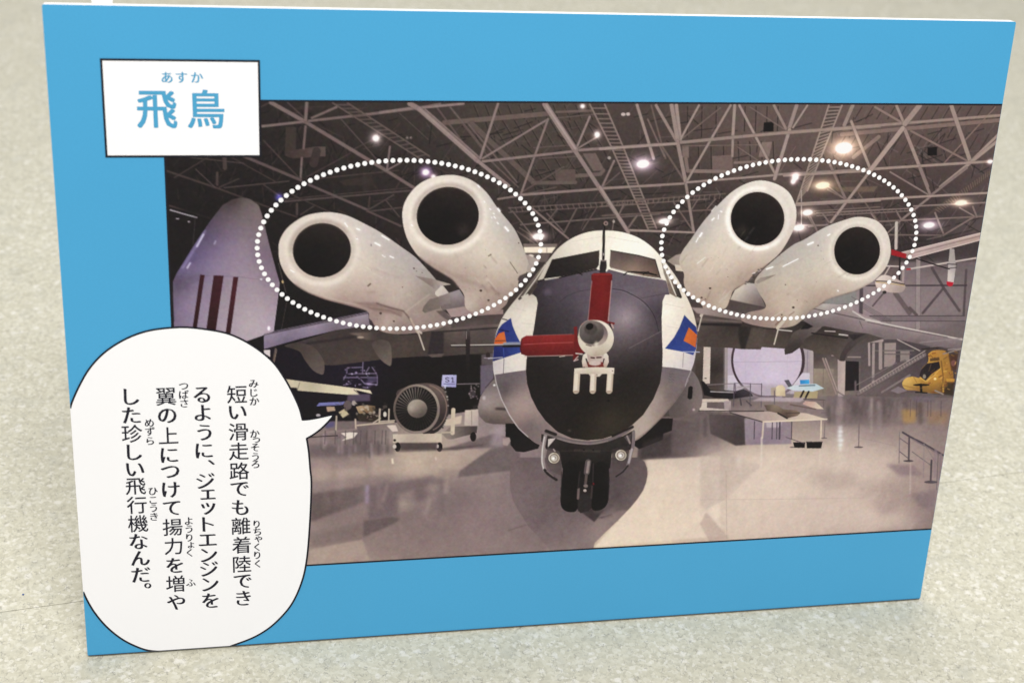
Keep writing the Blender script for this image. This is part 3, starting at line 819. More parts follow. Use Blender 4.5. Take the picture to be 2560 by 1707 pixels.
# ---- far wall and things behind, right
F('H', [(150, 330), (1000, 340), (1000, 860), (150, 860)], [(200, 400, (92, 81, 76)), (350, 550, (52, 44, 44)), (400, 680, (84, 73, 70)), (900, 600, (150, 138, 150))])
F('H', [(430, 345), (1290, 345), (1285, 810), (440, 760)], [(480, 600, (186, 172, 186)), (700, 800, (196, 182, 198)), (1250, 600, (170, 156, 162))], ident=9)
F('H', [(465, 620), (560, 615), (640, 790), (460, 760)], (206, 196, 210))
EL('H', 862, 470, 362, 370, (74, 58, 66), ident=9); disc = EL('H', 858, 470, 336, 350, [(700, 450, (200, 186, 206)), (900, 650, (212, 200, 220)), (1100, 450, (204, 190, 206)), (860, 780, (196, 182, 202))], ident=9)
LN('H', [(520, 490), (1190, 482)], 5, (172, 158, 176), a=.8); LN('H', [(640, 360), (640, 780)], 4, (186, 172, 192), a=.5); LN('H', [(1050, 360), (1050, 760)], 4, (186, 172, 192), a=.5)
F('H', [(1100, 720), (1200, 595), (1270, 595), (1275, 800), (1080, 800)], (208, 198, 212)); F('H', [(460, 700), (1290, 720), (1290, 830), (440, 830)], (170, 156, 166), a=.55, soft=5)
F('H', [(1290, 380), (1850, 250), (1900, 800), (1290, 830)], [(1350, 450, (84, 74, 74)), (1430, 650, (150, 135, 122)), (1700, 460, (100, 90, 90)), (1820, 600, (104, 93, 94)), (1400, 780, (140, 125, 116))])
F('H', [(1310, 552), (1505, 556), (1500, 800), (1310, 810)], [(1350, 600, (156, 142, 128)), (1480, 760, (132, 118, 110))]); LN('H', [(1405, 556), (1400, 800)], 5, (108, 96, 90), a=.7)
F('H', [(1625, 478), (1752, 484), (1752, 765), (1618, 770)], (44, 37, 42)); LINES('H', [(1600, 440, 1800, 440, 14)], (156, 142, 136))
F('H', [(1545, 412), (1560, 412), (1562, 475), (1620, 475), (1612, 825), (1545, 825)], [(1560, 600, (164, 146, 146)), (1600, 600, (204, 186, 178))]); LN('H', [(1490, 424), (1552, 418)], 16, (150, 136, 134))
LINES('H', [(1400, 455, 1530, 800, 20), (1425, 455, 1550, 790, 16)], (158, 140, 134)); LN('H', [(1535, 775), (1620, 825)], 12, (130, 114, 114))
LN('H', [(1290, 385), (1288, 800)], 34, (176, 162, 164)); LN('H', [(1250, 380), (1245, 590)], 10, (150, 138, 150)); LN('H', [(450, 350), (448, 745)], 36, (164, 152, 154)); LN('H', [(432, 350), (430, 745)], 12, (104, 94, 96))
F('H', [(232, 335), (300, 335), (292, 700), (222, 700)], [(245, 500, (196, 180, 170)), (280, 500, (216, 202, 190))]); EL('H', 250, 648, 12, 6, (90, 80, 74))
F('I', [(760, 190), (1130, 190), (1430, 260), (1430, 700), (740, 740)], [(780, 400, (96, 85, 86)), (1000, 300, (92, 82, 84)), (1250, 350, (84, 74, 80)), (900, 640, (112, 99, 100)), (1200, 620, (100, 84, 86))])
F('I', [(985, 225), (1098, 222), (1092, 410), (1060, 450), (980, 460)], (158, 142, 138)); F('I', [(1140, 295), (1232, 295), (1228, 400), (1138, 410)], (146, 132, 130)); LN('I', [(895, 300), (1270, 298)], 12, (120, 108, 108)); LN('I', [(980, 332), (1240, 334)], 10, (112, 100, 100))
LINES('I', [(878, 235, 872, 610, 30), (945, 205, 945, 470, 40), (830, 205, 960, 200, 36), (832, 200, 836, 440, 24)], (168, 152, 150))
LINES('I', [(730, 720, 1420, 315, 40), (960, 705, 1230, 540, 26)], (132, 118, 118)); LN('I', [(740, 690), (1400, 290)], 9, (176, 160, 156)); LN('I', [(700, 640), (1100, 420)], 8, (130, 118, 118)); LN('I', [(760, 640), (1180, 400)], 30, (106, 94, 96), a=.7)
for i in range(24):
    t_ = i / 24
    LN('I', [(745 + 640 * t_, 690 - 375 * t_), (755 + 640 * t_, 712 - 375 * t_)], 7, (172, 156, 152), a=.7)
F('I', [(1040, 690), (1120, 650), (1210, 690), (1120, 720)], (136, 122, 128)); LN('I', [(700, 600), (700, 700)], 18, (120, 106, 108), soft=2)
# black helicopter and small aircraft on show
F('H', [(205, 672), (235, 680), (300, 765), (540, 775), (620, 750), (690, 785), (718, 822), (640, 832), (500, 852), (340, 838), (235, 812)], [(250, 740, (34, 28, 34)), (550, 820, (38, 32, 38)), (600, 770, (78, 70, 78))], ident=10)
LN('H', [(300, 778), (520, 786)], 10, (186, 176, 180), soft=1); LN('H', [(560, 738), (690, 728)], 16, (170, 160, 166), soft=1); LN('H', [(270, 712), (520, 700)], 8, (130, 118, 122)); LN('H', [(540, 700), (545, 790)], 12, (96, 86, 96), a=.7)
F('H', [(200, 850), (470, 850), (490, 880), (200, 880)], (206, 190, 178), soft=1); F('H', [(215, 880), (265, 880), (262, 940), (205, 940)], (204, 190, 180)); F('H', [(430, 870), (500, 870), (500, 960), (435, 950)], (170, 154, 156)); F('H', [(190, 930), (480, 955), (480, 975), (190, 970)], (206, 190, 182), soft=1)
for i, x in enumerate((530, 690, 800)):
    LN('H', [(x, 700), (x - 5, 930)], 8, (96, 86, 98))
LN('H', [(530, 695), (800, 705)], 6, (110, 100, 112)); LN('H', [(590, 850), (600, 910)], 14, (84, 74, 80)); LN('H', [(650, 870), (700, 915)], 12, (90, 80, 84))
F('H', [(940, 735), (965, 715), (1005, 715), (1030, 740), (1032, 822), (938, 822)], [(970, 760, (226, 210, 176)), (1020, 800, (198, 180, 150))]); F('H', [(890, 740), (940, 735), (940, 815), (890, 815)], (176, 160, 146))
F('H', [(1120, 780), (1350, 770), (1345, 845), (1110, 845)], (176, 160, 124)); F('H', [(1020, 668), (1065, 662), (1105, 735), (1065, 738)], (98, 92, 102))
F('H', [(1040, 745), (1120, 715), (1330, 700), (1412, 746), (1300, 778), (1110, 765)], [(1100, 745, (206, 214, 220)), (1300, 730, (176, 198, 208)), (1300, 765, (206, 218, 222))], ident=11)
LN('H', [(1170, 722), (1320, 716)], 12, (104, 122, 136)); F('H', [(1175, 665), (1265, 660), (1268, 702), (1178, 706)], [(1190, 685, (52, 128, 196)), (1250, 680, (74, 178, 232))])
LN('H', [(1210, 775), (1180, 835)], 20, (44, 38, 40)); LN('H', [(1260, 780), (1225, 850)], 20, (44, 38, 40)); F('H', [(800, 830), (1240, 838), (1180, 880), (700, 870)], (188, 172, 180), a=.8, soft=2)
LN('H', [(925, 770), (925, 900)], 9, (110, 98, 108)); LN('H', [(1210, 850), (1420, 860)], 8, (96, 84, 86)); LN('H', [(1405, 870), (1408, 980)], 9, (110, 98, 98)); EL('H', 1405, 985, 26, 6, (92, 80, 82))
F('H', [(480, 930), (840, 930), (1100, 900), (1420, 930), (1440, 1020), (1200, 1000), (700, 980), (480, 965)], (140, 124, 124), a=.7, soft=4)
F('H', [(1230, 870), (1330, 880), (1410, 950), (1320, 945), (1200, 900)], [(1260, 890, (196, 160, 150)), (1360, 920, (216, 200, 178))]); LN('H', [(1080, 905), (1330, 950)], 14, (116, 98, 92))
# glossy far floor
F('H', [(1430, 830), (2352, 830), (2352, 1060), (2000, 1110), (1440, 1100)], [(1500, 900, (124, 109, 110)), (1750, 950, (104, 90, 92)), (2000, 900, (112, 98, 100)), (2250, 950, (116, 100, 98)), (1900, 1080, (142, 125, 124))], a=.75, soft=10, clipm=FLR)
for k_ in range(60):
    x = rng.uniform(1430, 2340); y = rng.uniform(825, 960)
    LN('H', [(x, y), (x + rng.uniform(-4, 2), y + rng.uniform(50, 190))], rng.uniform(8, 30), rng.choice([82, 96, 150, 178]) * np.array([1, .89, .9]), a=rng.uniform(.2, .45), soft=4, clipm=FLR)
for k_ in range(26):
    x = rng.uniform(160, 640); y = rng.uniform(1000, 1080)
    LN('H', [(x, y), (x - 3, y + rng.uniform(80, 230))], rng.uniform(8, 30), rng.choice([76, 92, 128]) * np.array([1, .9, .91]), a=rng.uniform(.2, .4), soft=4, clipm=FLR)
# low table with a missile on it
F('H', [(280, 1000), (640, 1010), (645, 1300), (545, 1306), (300, 1190)], [(350, 1050, (96, 84, 86)), (560, 1200, (80, 69, 70))], soft=2, clipm=FLR)
F('H', [(630, 1040), (1090, 1080), (1090, 1290), (640, 1300)], [(700, 1100, (156, 141, 152)), (900, 1200, (142, 126, 140)), (1050, 1200, (154, 138, 148))], soft=2); F('H', [(840, 1075), (1000, 1075), (980, 1130), (850, 1130)], (206, 192, 196), a=.7, soft=2)
for x in (730, 905, 950, 978, 1095):
    LN('H', [(x, 1070), (x - 4, 1240)], 10 if x != 978 else 18, (84, 74, 84), a=.9)
F('H', [(490, 982), (820, 1080), (1438, 1048), (1240, 990), (980, 970)], [(600, 990, (168, 150, 148)), (900, 1040, (186, 166, 158)), (1300, 1035, (214, 196, 178))], ident=6)
LN('H', [(490, 984), (815, 1076)], 9, (70, 60, 62)); LN('H', [(815, 1074), (1438, 1048)], 14, (222, 206, 186)); LN('H', [(160, 965), (820, 970)], 9, (74, 64, 66)); LN('H', [(818, 1075), (806, 1230)], 17, (206, 190, 176)); LN('H', [(1384, 1058), (1380, 1240)], 14, (216, 198, 178))
LN('H', [(800, 1230), (795, 1520)], 16, (222, 208, 196), soft=2, a=.85); LN('H', [(1372, 1330), (1370, 1460)], 13, (222, 206, 192), soft=3, a=.6)
F('H', [(825, 910), (890, 905), (960, 915), (1010, 950), (1140, 962), (1180, 990), (1150, 1015), (1040, 1042), (960, 990), (850, 965)], [(850, 940, (92, 76, 70)), (930, 935, (160, 142, 122)), (1030, 1010, (78, 62, 58)), (1130, 985, (138, 118, 104))], ident=6)
LN('H', [(960, 990), (1050, 1040)], 14, (56, 46, 46)); LN('H', [(1040, 990), (1170, 985)], 9, (88, 72, 66))
F('H', [(1108, 1274), (1226, 1274), (1222, 1328), (1120, 1328)], (36, 29, 32), ident=12); F('H', [(1238, 1268), (1397, 1268), (1382, 1333), (1243, 1333)], (34, 27, 30), ident=14); LN('H', [(1040, 1225), (1215, 1285)], 7, (96, 84, 92)); LN('H', [(1240, 1275), (1395, 1272)], 6, (80, 70, 74)); EL('H', 1100, 1322, 26, 6, (110, 96, 98))
# lamp reflections and rope posts
for y, r_ in ((1130, 20), (1170, 26), (1210, 24), (1255, 30), (1300, 24), (1340, 16)):
    EL('H', 1568 + rng.uniform(-5, 5), y, r_, 20, (236, 238, 240), soft=4, a=.85)
LN('H', [(1565, 830), (1560, 1120)], 46, (176, 158, 160), soft=6, a=.6); LN('H', [(1560, 1340), (1556, 1560)], 60, (214, 198, 184), soft=9, a=.6)
F('H', [(1640, 860), (1750, 860), (1740, 1000), (1640, 1000)], (92, 79, 80), a=.5, soft=9); LN('H', [(1880, 850), (1875, 1180)], 20, (176, 160, 158), soft=3, a=.7); LN('H', [(1955, 900), (1950, 1180)], 40, (166, 150, 150), soft=5, a=.55); F('H', [(1430, 990), (2050, 1000), (2040, 1100), (1460, 1080)], (112, 98, 100), a=.4, soft=14)
LN('H', [(1755, 1090), (1750, 1318)], 10, (122, 108, 110), a=.9); EL('H', 1750, 1322, 44, 8, (104, 90, 94)); LN('H', [(1745, 1340), (1742, 1500)], 10, (210, 194, 184), soft=2, a=.6); LN('H', [(1420, 1080), (1412, 1230)], 12, (130, 116, 116), a=.8); EL('H', 1412, 1233, 32, 6, (116, 102, 104)); LN('H', [(1760, 1230), (2120, 1310)], 5, (160, 142, 140), a=.8)
LN('L', [(1985, 0), (2060, 45), (2200, 115), (2352, 205), (2440, 260)], 16, (84, 74, 84)); LN('L', [(1955, 0), (1950, 300)], 9, (136, 122, 124)); LN('L', [(2050, 40), (2045, 275)], 17, (92, 82, 88)); EL('L', 2042, 280, 50, 10, (84, 74, 80)); LN('L', [(2062, 300), (2058, 600)], 14, (204, 186, 180), soft=2, a=.6)
LN('L', [(1960, 60), (2040, 115)], 7, (108, 96, 102)); LN('L', [(1958, 190), (2040, 255)], 7, (96, 84, 92)); LN('L', [(2075, 70), (2190, 130)], 6, (130, 116, 120)); LN('L', [(2078, 190), (2265, 325)], 6, (110, 98, 104)); LN('L', [(2195, 115), (2190, 440)], 12, (150, 134, 136), a=.8)
LN('L', [(2100, 70), (2352, 225)], 7, (110, 98, 106), a=.8); LN('L', [(2200, 120), (2330, 330)], 5, (130, 116, 120), a=.7); LN('L', [(2335, 190), (2318, 560)], 9, (110, 98, 104), a=.8); LN('L', [(2268, 275), (2260, 480)], 18, (88, 78, 84)); EL('L', 2262, 487, 66, 14, (92, 82, 90)); LN('L', [(2360, 215), (2345, 480)], 22, (140, 124, 130), soft=1, a=.8); LN('L', [(2310, 170), (2300, 430)], 30, (150, 132, 138), soft=2, a=.7); LN('L', [(2250, 520), (2245, 800)], 12, (150, 132, 134), soft=2, a=.6)
# ---- yellow helicopter
F('I', [(1380, 270), (1720, 280), (1700, 380), (1660, 740), (1450, 720)], (74, 62, 62), a=.8, soft=2)
yel = F('I', [(1158, 625), (1190, 570), (1260, 553), (1330, 562), (1345, 480), (1410, 410), (1420, 330), (1480, 295), (1600, 310), (1640, 420), (1660, 560), (1640, 700), (1560, 720), (1400, 712), (1290, 690), (1195, 680)],
        [(1200, 600, (220, 182, 104)), (1280, 600, (200, 156, 78)), (1450, 620, (184, 138, 66)), (1440, 340, (196, 148, 70)), (1560, 400, (168, 122, 60)), (1600, 560, (176, 128, 58)), (1500, 550, (206, 152, 60)), (1350, 690, (128, 92, 50)), (1620, 680, (96, 68, 44))], smooth=True, ident=5)
F('I', [(1325, 545), (1345, 480), (1400, 425), (1520, 405), (1532, 470), (1450, 525), (1385, 595)], [(1380, 540, (58, 48, 52)), (1460, 450, (44, 36, 42))], ident=5); EL('I', 1375, 552, 16, 22, (150, 136, 126), soft=1); LN('I', [(1420, 500), (1440, 430)], 8, (96, 78, 60))
EL('I', 1345, 634, 80, 11, (34, 30, 26), ident=5); LN('I', [(1340, 630), (1345, 700)], 22, (34, 30, 28)); LN('I', [(1290, 705), (1400, 712)], 12, (40, 34, 30)); LN('I', [(1480, 690), (1560, 725)], 14, (150, 136, 130)); LN('I', [(1550, 600), (1562, 700)], 14, (206, 156, 70)); EL('I', 1480, 575, 14, 12, (240, 214, 150))
F('I', [(1430, 375), (1520, 362), (1525, 395), (1430, 405)], (104, 76, 46), soft=1); EL('I', 1460, 340, 48, 28, (186, 134, 58), soft=1); LN('I', [(1350, 285), (1560, 265)], 12, (60, 50, 50)); LN('I', [(1340, 225), (1740, 175)], 9, (160, 146, 144)); LN('I', [(1560, 330), (1730, 285)], 14, (150, 134, 124))
F('I', [(1610, 340), (1700, 330), (1690, 480), (1640, 500)], (92, 60, 48), a=.85, soft=1.5); EL('I', 1660, 420, 24, 30, (128, 84, 80)); F('I', [(1590, 570), (1672, 575), (1668, 605), (1590, 600)], (196, 144, 62)); F('I', [(1600, 610), (1662, 615), (1655, 740), (1560, 720)], (64, 52, 42), a=.8, soft=2)
for k_ in range(46):
    x, y = rng.uniform(1400, 1690), rng.uniform(300, 720)
    LN('I', [(x, y), (x + rng.uniform(-34, 34), y + rng.uniform(-26, 26))], rng.uniform(5, 14), [(52, 42, 38), (96, 66, 40), (150, 108, 50), (222, 176, 92), (120, 60, 48)][rng.integers(5)], a=.6, soft=.6)
LN('I', [(1335, 565), (1390, 600), (1470, 540), (1535, 470)], 9, (226, 182, 96), a=.8); LN('I', [(1540, 400), (1560, 560), (1540, 700)], 12, (110, 78, 44), a=.7, soft=1); LN('I', [(1170, 640), (1260, 660), (1400, 670)], 7, (150, 110, 52), a=.7, soft=1); LN('I', [(1270, 560), (1300, 610)], 6, (150, 112, 58), a=.7)
F('I', [(1150, 870), (1300, 880), (1290, 1005), (1165, 1005)], (206, 160, 84), a=.55, soft=6, clipm=FLR); F('I', [(1400, 880), (1620, 900), (1600, 1020), (1420, 1010)], (180, 130, 76), a=.35, soft=9, clipm=FLR); LN('I', [(1335, 820), (1340, 1000)], 44, (92, 76, 70), soft=5, a=.6, clipm=FLR)
F('I', [(1220, 745), (1480, 740), (1480, 805), (1290, 805)], (116, 102, 112), a=.8, soft=2)
for x in (1240, 1300, 1410, 1440, 1540):
    LN('I', [(x, 790), (x - 3, 940)], 9, (96, 82, 86), a=.6, soft=1)
# ---- left background: dark exhibits under the wing
F('F', [(0, 350), (1700, 400), (2200, 420), (2150, 900), (1300, 1050), (300, 1080)], [(300, 560, (34, 26, 40)), (900, 650, (40, 30, 52)), (1500, 600, (33, 27, 30)), (2000, 600, (34, 28, 30)), (500, 900, (32, 26, 34)), (1200, 900, (30, 24, 28))], soft=2)
F('F', [(0, 370), (60, 370), (60, 440), (30, 420), (0, 410)], (216, 204, 206)); LN('F', [(115, 360), (90, 500)], 18, (104, 88, 84)); LN('F', [(125, 370), (100, 490)], 6, (170, 150, 130), a=.7)
for q in ([(815, 545), (810, 600)], [(815, 545), (960, 540)], [(970, 490), (965, 600)], [(830, 605), (1100, 600)], [(780, 640), (1110, 640)], [(950, 660), (985, 700), (1110, 710)], [(1060, 540), (1100, 600)], [(1030, 540), (1000, 590)], [(1110, 620), (1110, 700)], [(780, 715), (850, 700)], [(970, 735), (1000, 740)], [(800, 620), (780, 660)]):
    LN('F', q, 10, (150, 136, 164), soft=1, a=.8)
for k_ in range(46):
    EL('F', rng.uniform(780, 1115), rng.uniform(535, 745), rng.uniform(4, 14), rng.uniform(4, 10), rng.choice([40, 70, 110, 170, 205]) * np.array([.98, .9, 1.08]), soft=1, a=.7)
GLOW('F', 1030, 700, 40, (70, 64, 80)); F('F', [(1010, 640), (1110, 630), (1110, 690), (1030, 690)], (92, 80, 112), a=.7, soft=2)
F('F', [(210, 655), (1040, 765), (1060, 800), (900, 762), (945, 818), (330, 768), (320, 740), (250, 738)], [(260, 690, (206, 196, 170)), (600, 750, (214, 204, 176)), (930, 800, (222, 212, 184)), (500, 710, (178, 168, 146))], ident=8)
LN('F', [(350, 690), (325, 765)], 6, (120, 108, 96)); LN('F', [(880, 760), (950, 815)], 7, (96, 82, 72)); F('F', [(820, 810), (1040, 800), (1040, 870), (810, 880)], (92, 78, 98), soft=2); 
F('F', [(540, 888), (800, 875), (770, 908), (515, 920)], (122, 122, 178), ident=13); EL('F', 532, 1010, 22, 14, (176, 170, 176))
F('F', [(610, 925), (690, 925), (700, 965), (620, 975)], (180, 156, 132), soft=1); F('F', [(730, 980), (790, 945), (832, 1000), (772, 1036)], (196, 184, 150), soft=1, ident=13)
EL('F', 820, 910, 40, 46, (104, 90, 92)); EL('F', 880, 890, 22, 24, (166, 150, 150)); F('F', [(900, 925), (1000, 908), (1090, 920), (1090, 985), (930, 995)], [(960, 920, (190, 166, 136)), (1000, 960, (136, 108, 82)), (1060, 985, (96, 74, 58))], ident=13)
F('F', [(900, 1000), (1130, 990), (1120, 1080), (930, 1070)], (62, 52, 46), soft=2)
for k_ in range(22):
    x, y = rng.uniform(720, 1240), rng.uniform(890, 1050)
    EL('F', x, y, rng.uniform(8, 24), rng.uniform(6, 16), rng.choice([58, 100, 150, 190]) * np.array([1, .92, .84]), soft=1, a=.75)
for k_ in range(40):
    x, y = rng.uniform(700, 1250), rng.uniform(890, 1070)
    LN('F', [(x, y), (x + rng.uniform(-40, 40), y + rng.uniform(-26, 26))], rng.uniform(4, 9), rng.choice([40, 70, 120, 170]) * np.array([1, .9, .82]), a=.75)
LINES('F', [(900, 1110, 1270, 1075, 20), (895, 1050, 900, 1140, 18), (1135, 950, 1130, 1080, 18), (1225, 950, 1222, 1070, 14), (1070, 1085, 1140, 1040, 12), (710, 1020, 705, 1160, 16), (1130, 1070, 1280, 1060, 12)], (196, 180, 164))
EL('F', 1185, 1000, 16, 26, (214, 204, 194)); F('F', [(600, 1080), (690, 1070), (690, 1120), (600, 1140)], (92, 86, 130), a=.8, soft=3); LN('F', [(450, 1190), (900, 1150)], 20, (150, 132, 130), soft=2); LN('F', [(440, 1225), (720, 1208)], 9, (44, 36, 38)); F('F', [(750, 1185), (840, 1175), (920, 1180), (880, 1230), (760, 1260), (810, 1225)], (226, 212, 202), soft=1)
F('F', [(1200, 1110), (1290, 1105), (1315, 1165), (1260, 1170)], (214, 198, 188), soft=1)
for x in (600, 700, 800, 880, 950, 1010, 1090, 1160, 1195):
    LN('F', [(x, 1160), (x - 5, 1290)], 9, (96, 84, 86), a=.8)
# sign and the engine on its cart
F('F', [(1748, 615), (1888, 615), (1882, 735), (1738, 730)], [(1770, 640, (190, 188, 222)), (1860, 720, (160, 158, 206))], ident=4)
LN('F', [(1812, 645), (1795, 640), (1780, 646), (1780, 656), (1796, 662), (1812, 668), (1812, 678), (1795, 684), (1778, 679)], 6, (40, 34, 56)); LN('F', [(1836, 650), (1850, 641), (1850, 684)], 6, (40, 34, 56)); LN('F', [(1838, 685), (1864, 685)], 4, (40, 34, 56)); LN('F', [(1762, 703), (1870, 705)], 6, (90, 84, 120)); F('F', [(1760, 712), (1790, 712), (1775, 760)], (190, 186, 214))
LN('F', [(1890, 705), (2110, 700)], 9, (130, 118, 124)); F('F', [(1790, 745), (2010, 735), (2050, 960), (1820, 1000)], (30, 25, 28)); LN('F', [(2030, 720), (2040, 820)], 10, (120, 108, 112)); EL('F', 2040, 800, 34, 44, (70, 60, 66)); 
for k_ in range(14):
    EL('F', rng.uniform(2010, 2100), rng.uniform(700, 850), 9, 9, (150, 136, 140), soft=1, a=.6)
F('F', [(1970, 960), (2100, 950), (2100, 1110), (1965, 1110)], [(1990, 1000, (210, 194, 180)), (2080, 1080, (176, 160, 158))], soft=1); LN('F', [(2035, 970), (2035, 1110)], 7, (150, 136, 128)); F('F', [(1760, 1060), (1940, 1010), (1930, 1090), (1780, 1115)], (206, 188, 172), soft=1.5)
F('F', [(1740, 1190), (1830, 1120), (2090, 1115), (2085, 1182), (1840, 1245), (1790, 1240)], [(1800, 1200, (150, 136, 128)), (2050, 1150, (76, 66, 68))], ident=4)
eng = F('F', [(1300, 830), (1400, 730), (1560, 695), (1680, 710), (1770, 770), (1805, 880), (1800, 1020), (1750, 1120), (1680, 1180), (1560, 1192)], [(1700, 760, (120, 102, 96)), (1780, 900, (86, 72, 70)), (1740, 1080, (52, 44, 46)), (1600, 720, (96, 82, 80))], smooth=True, ident=4)
for k_ in range(18):
    t_ = -1.2 + 2.4 * k_ / 17
    EL('F', 1720 + 85 * math.cos(t_), 930 + 215 * math.sin(t_), 9, 9, rng.choice([60, 150, 200]) * np.array([1, .94, .9]), soft=.6, a=.8)
ARC('F', 1590, 940, 200, 225, -80, 70, 10, (150, 126, 116), a=.8)
EL('F', 1495, 950, 228, 243, [(1350, 800, (120, 106, 98)), (1650, 800, (176, 162, 150)), (1700, 1000, (128, 114, 108)), (1500, 1180, (150, 134, 128)), (1290, 1000, (104, 90, 86))], ident=4)
EL('F', 1493, 948, 204, 218, (34, 28, 30), ident=4)
for i in range(40):
    t_ = 2 * math.pi * i / 40
    br = 70 + 80 * max(0, math.cos(t_ + 2.2)) ** 2 - 20 * max(0, math.sin(t_))
    LN('F', [(1497 + 84 * math.cos(t_), 946 + 80 * math.sin(t_)), (1494 + 198 * math.cos(t_ + .10), 948 + 210 * math.sin(t_ + .10))], 10, (br, br * .93, br * .88), a=.85)
EL('F', 1493, 948, 150, 160, (28, 23, 25), a=.3, soft=8)
EL('F', 1502, 945, 97, 90, [(1460, 910, (176, 164, 152)), (1540, 900, (150, 138, 128)), (1560, 1000, (84, 74, 70)), (1450, 1000, (118, 104, 98)), (1500, 945, (148, 134, 124))], ident=4); EL('F', 1448, 940, 26, 30, (190, 178, 164), soft=5, a=.6)
LN('F', [(1855, 955), (1848, 1185)], 38, (206, 190, 170)); LN('F', [(1745, 1180), (1840, 1175)], 16, (186, 170, 154))
F('F', [(1262, 1195), (1742, 1188), (1742, 1275), (1262, 1277)], [(1300, 1240, (206, 192, 176)), (1440, 1240, (176, 160, 148)), (1700, 1230, (206, 190, 172))], ident=4); EL('F', 1280, 1254, 14, 12, (50, 42, 42))
for x in (1310, 1720, 2050):
    y = 1320 if x < 2000 else 1220
    EL('F', x, y, 30, 46, (36, 30, 32), ident=4)
EL('F', 1280, 1315, 18, 20, (206, 194, 184)); EL('F', 1695, 1312, 18, 20, (206, 194, 184)); F('F', [(1330, 1280), (1700, 1278), (1690, 1345), (1340, 1350)], (66, 56, 58), a=.8, soft=2); F('F', [(1300, 1345), (1720, 1335), (2200, 1290), (1900, 1350), (1320, 1368)], (86, 74, 76), a=.7, soft=3)
# ---- the aircraft: wing first
F('F', [(0, 215), (1020, 3), (1040, 130), (700, 178), (350, 262), (0, 362)], [(100, 240, (150, 136, 158)), (500, 140, (158, 144, 164)), (950, 50, (164, 150, 164)), (200, 300, (112, 100, 122)), (700, 160, (116, 104, 118)), (1000, 110, (130, 116, 126))], ident=1)
LN('F', [(0, 222), (500, 120), (1020, 12)], 7, (66, 56, 64), ident=1); LN('F', [(0, 208), (1015, -2)], 8, (150, 138, 156), a=.6)
F('F', [(210, 330), (700, 178), (1050, 130), (1500, 150), (1560, 30), (2352, 60), (2352, 385), (1750, 432), (1520, 435), (1250, 452), (690, 522), (600, 520), (340, 380)],
  [(400, 330, (76, 66, 66)), (800, 220, (70, 60, 60)), (900, 420, (84, 72, 68)), (1400, 330, (88, 76, 70)), (1200, 180, (70, 60, 60)), (1650, 250, (60, 52, 52)), (1900, 300, (88, 77, 74)), (2200, 330, (84, 74, 72)), (1800, 120, (120, 102, 98)), (2200, 140, (86, 75, 74)), (2250, 60, (150, 132, 130))], ident=1)
F('F', [(830, 205), (1130, 190), (1150, 280), (1000, 270)], [(940, 240, (120, 104, 96)), (1100, 230, (70, 60, 60))], soft=2, ident=1); EL('F', 945, 248, 34, 10, (176, 156, 140), soft=1.5)
LN('F', [(1330, 220), (2352, 150)], 12, (44, 37, 40), soft=1.5); LN('F', [(1500, 190), (2352, 110)], 16, (106, 92, 90), soft=2); LN('F', [(350, 320), (900, 240)], 18, (52, 44, 48), soft=3)
F('F', [(200, 330), (340, 300), (480, 340), (560, 430), (592, 510), (582, 605), (530, 600), (470, 560), (400, 470), (340, 380)], [(300, 340, (74, 64, 62)), (480, 450, (92, 80, 76)), (560, 570, (104, 92, 88))], smooth=True, ident=1)
F('F', [(1060, 300), (1150, 270), (1230, 300), (1252, 420), (1243, 522), (1190, 505), (1130, 450), (1080, 370)], [(1100, 310, (84, 73, 70)), (1200, 430, (108, 96, 90)), (1230, 500, (118, 104, 98))], smooth=True, ident=1)
F('F', [(1500, 200), (1640, 190), (1610, 430), (1510, 435)], (78, 67, 64), soft=1); F('F', [(1640, 200), (1760, 190), (1760, 430), (1650, 440), (1600, 420)], (58, 50, 54), soft=2); F('F', [(1600, 415), (1770, 405), (1740, 440), (1640, 442)], (98, 86, 82), soft=1)
# inboard wing leading edges between the engines
F('B', [(1060, 990), (1170, 955), (1250, 1080), (1240, 1130), (1000, 1160), (980, 1060)], [(1130, 1000, (164, 152, 160)), (1050, 1080, (124, 110, 110)), (1200, 1110, (112, 98, 100))], ident=1)
F('B', [(1040, 1150), (1220, 1120), (1300, 1170), (1600, 1150), (1600, 1200), (1090, 1225)], [(1150, 1180, (168, 144, 142)), (1500, 1180, (150, 128, 124))], ident=1)
F('B', [(1090, 1225), (1600, 1195), (1570, 1290), (1090, 1330)], [(1300, 1230, (66, 57, 58)), (1300, 1290, (106, 92, 90))], ident=1)
# right wing
F('H', [(150, -40), (600, 60), (1250, 90), (1480, 60), (1840, 210), (2000, 260), (1720, 330), (1610, 480), (1565, 478), (1500, 420), (1310, 398), (1300, 380), (1190, 352), (1020, 358), (800, 342), (790, 366), (600, 362), (480, 350), (150, 338)],
  [(250, 60, (96, 84, 82)), (250, 230, (80, 69, 66)), (500, 130, (60, 52, 50)), (560, 280, (84, 73, 68)), (650, 250, (66, 57, 54)), (850, 250, (90, 79, 72)), (1000, 200, (78, 68, 64)), (1300, 300, (86, 76, 70)), (1500, 200, (66, 57, 55)), (1450, 350, (88, 78, 72)), (1700, 280, (92, 81, 80)), (1250, 140, (50, 43, 46))], ident=1)
LN('H', [(170, 70), (600, 96)], 26, (112, 98, 96), soft=2); LN('H', [(170, 116), (590, 128)], 22, (42, 36, 40), soft=2); F('H', [(570, 140), (700, 150), (640, 360), (600, 360), (575, 260)], (54, 47, 46), soft=2); F('H', [(700, 150), (850, 170), (800, 345), (640, 355)], (98, 86, 80), a=.6, soft=3)
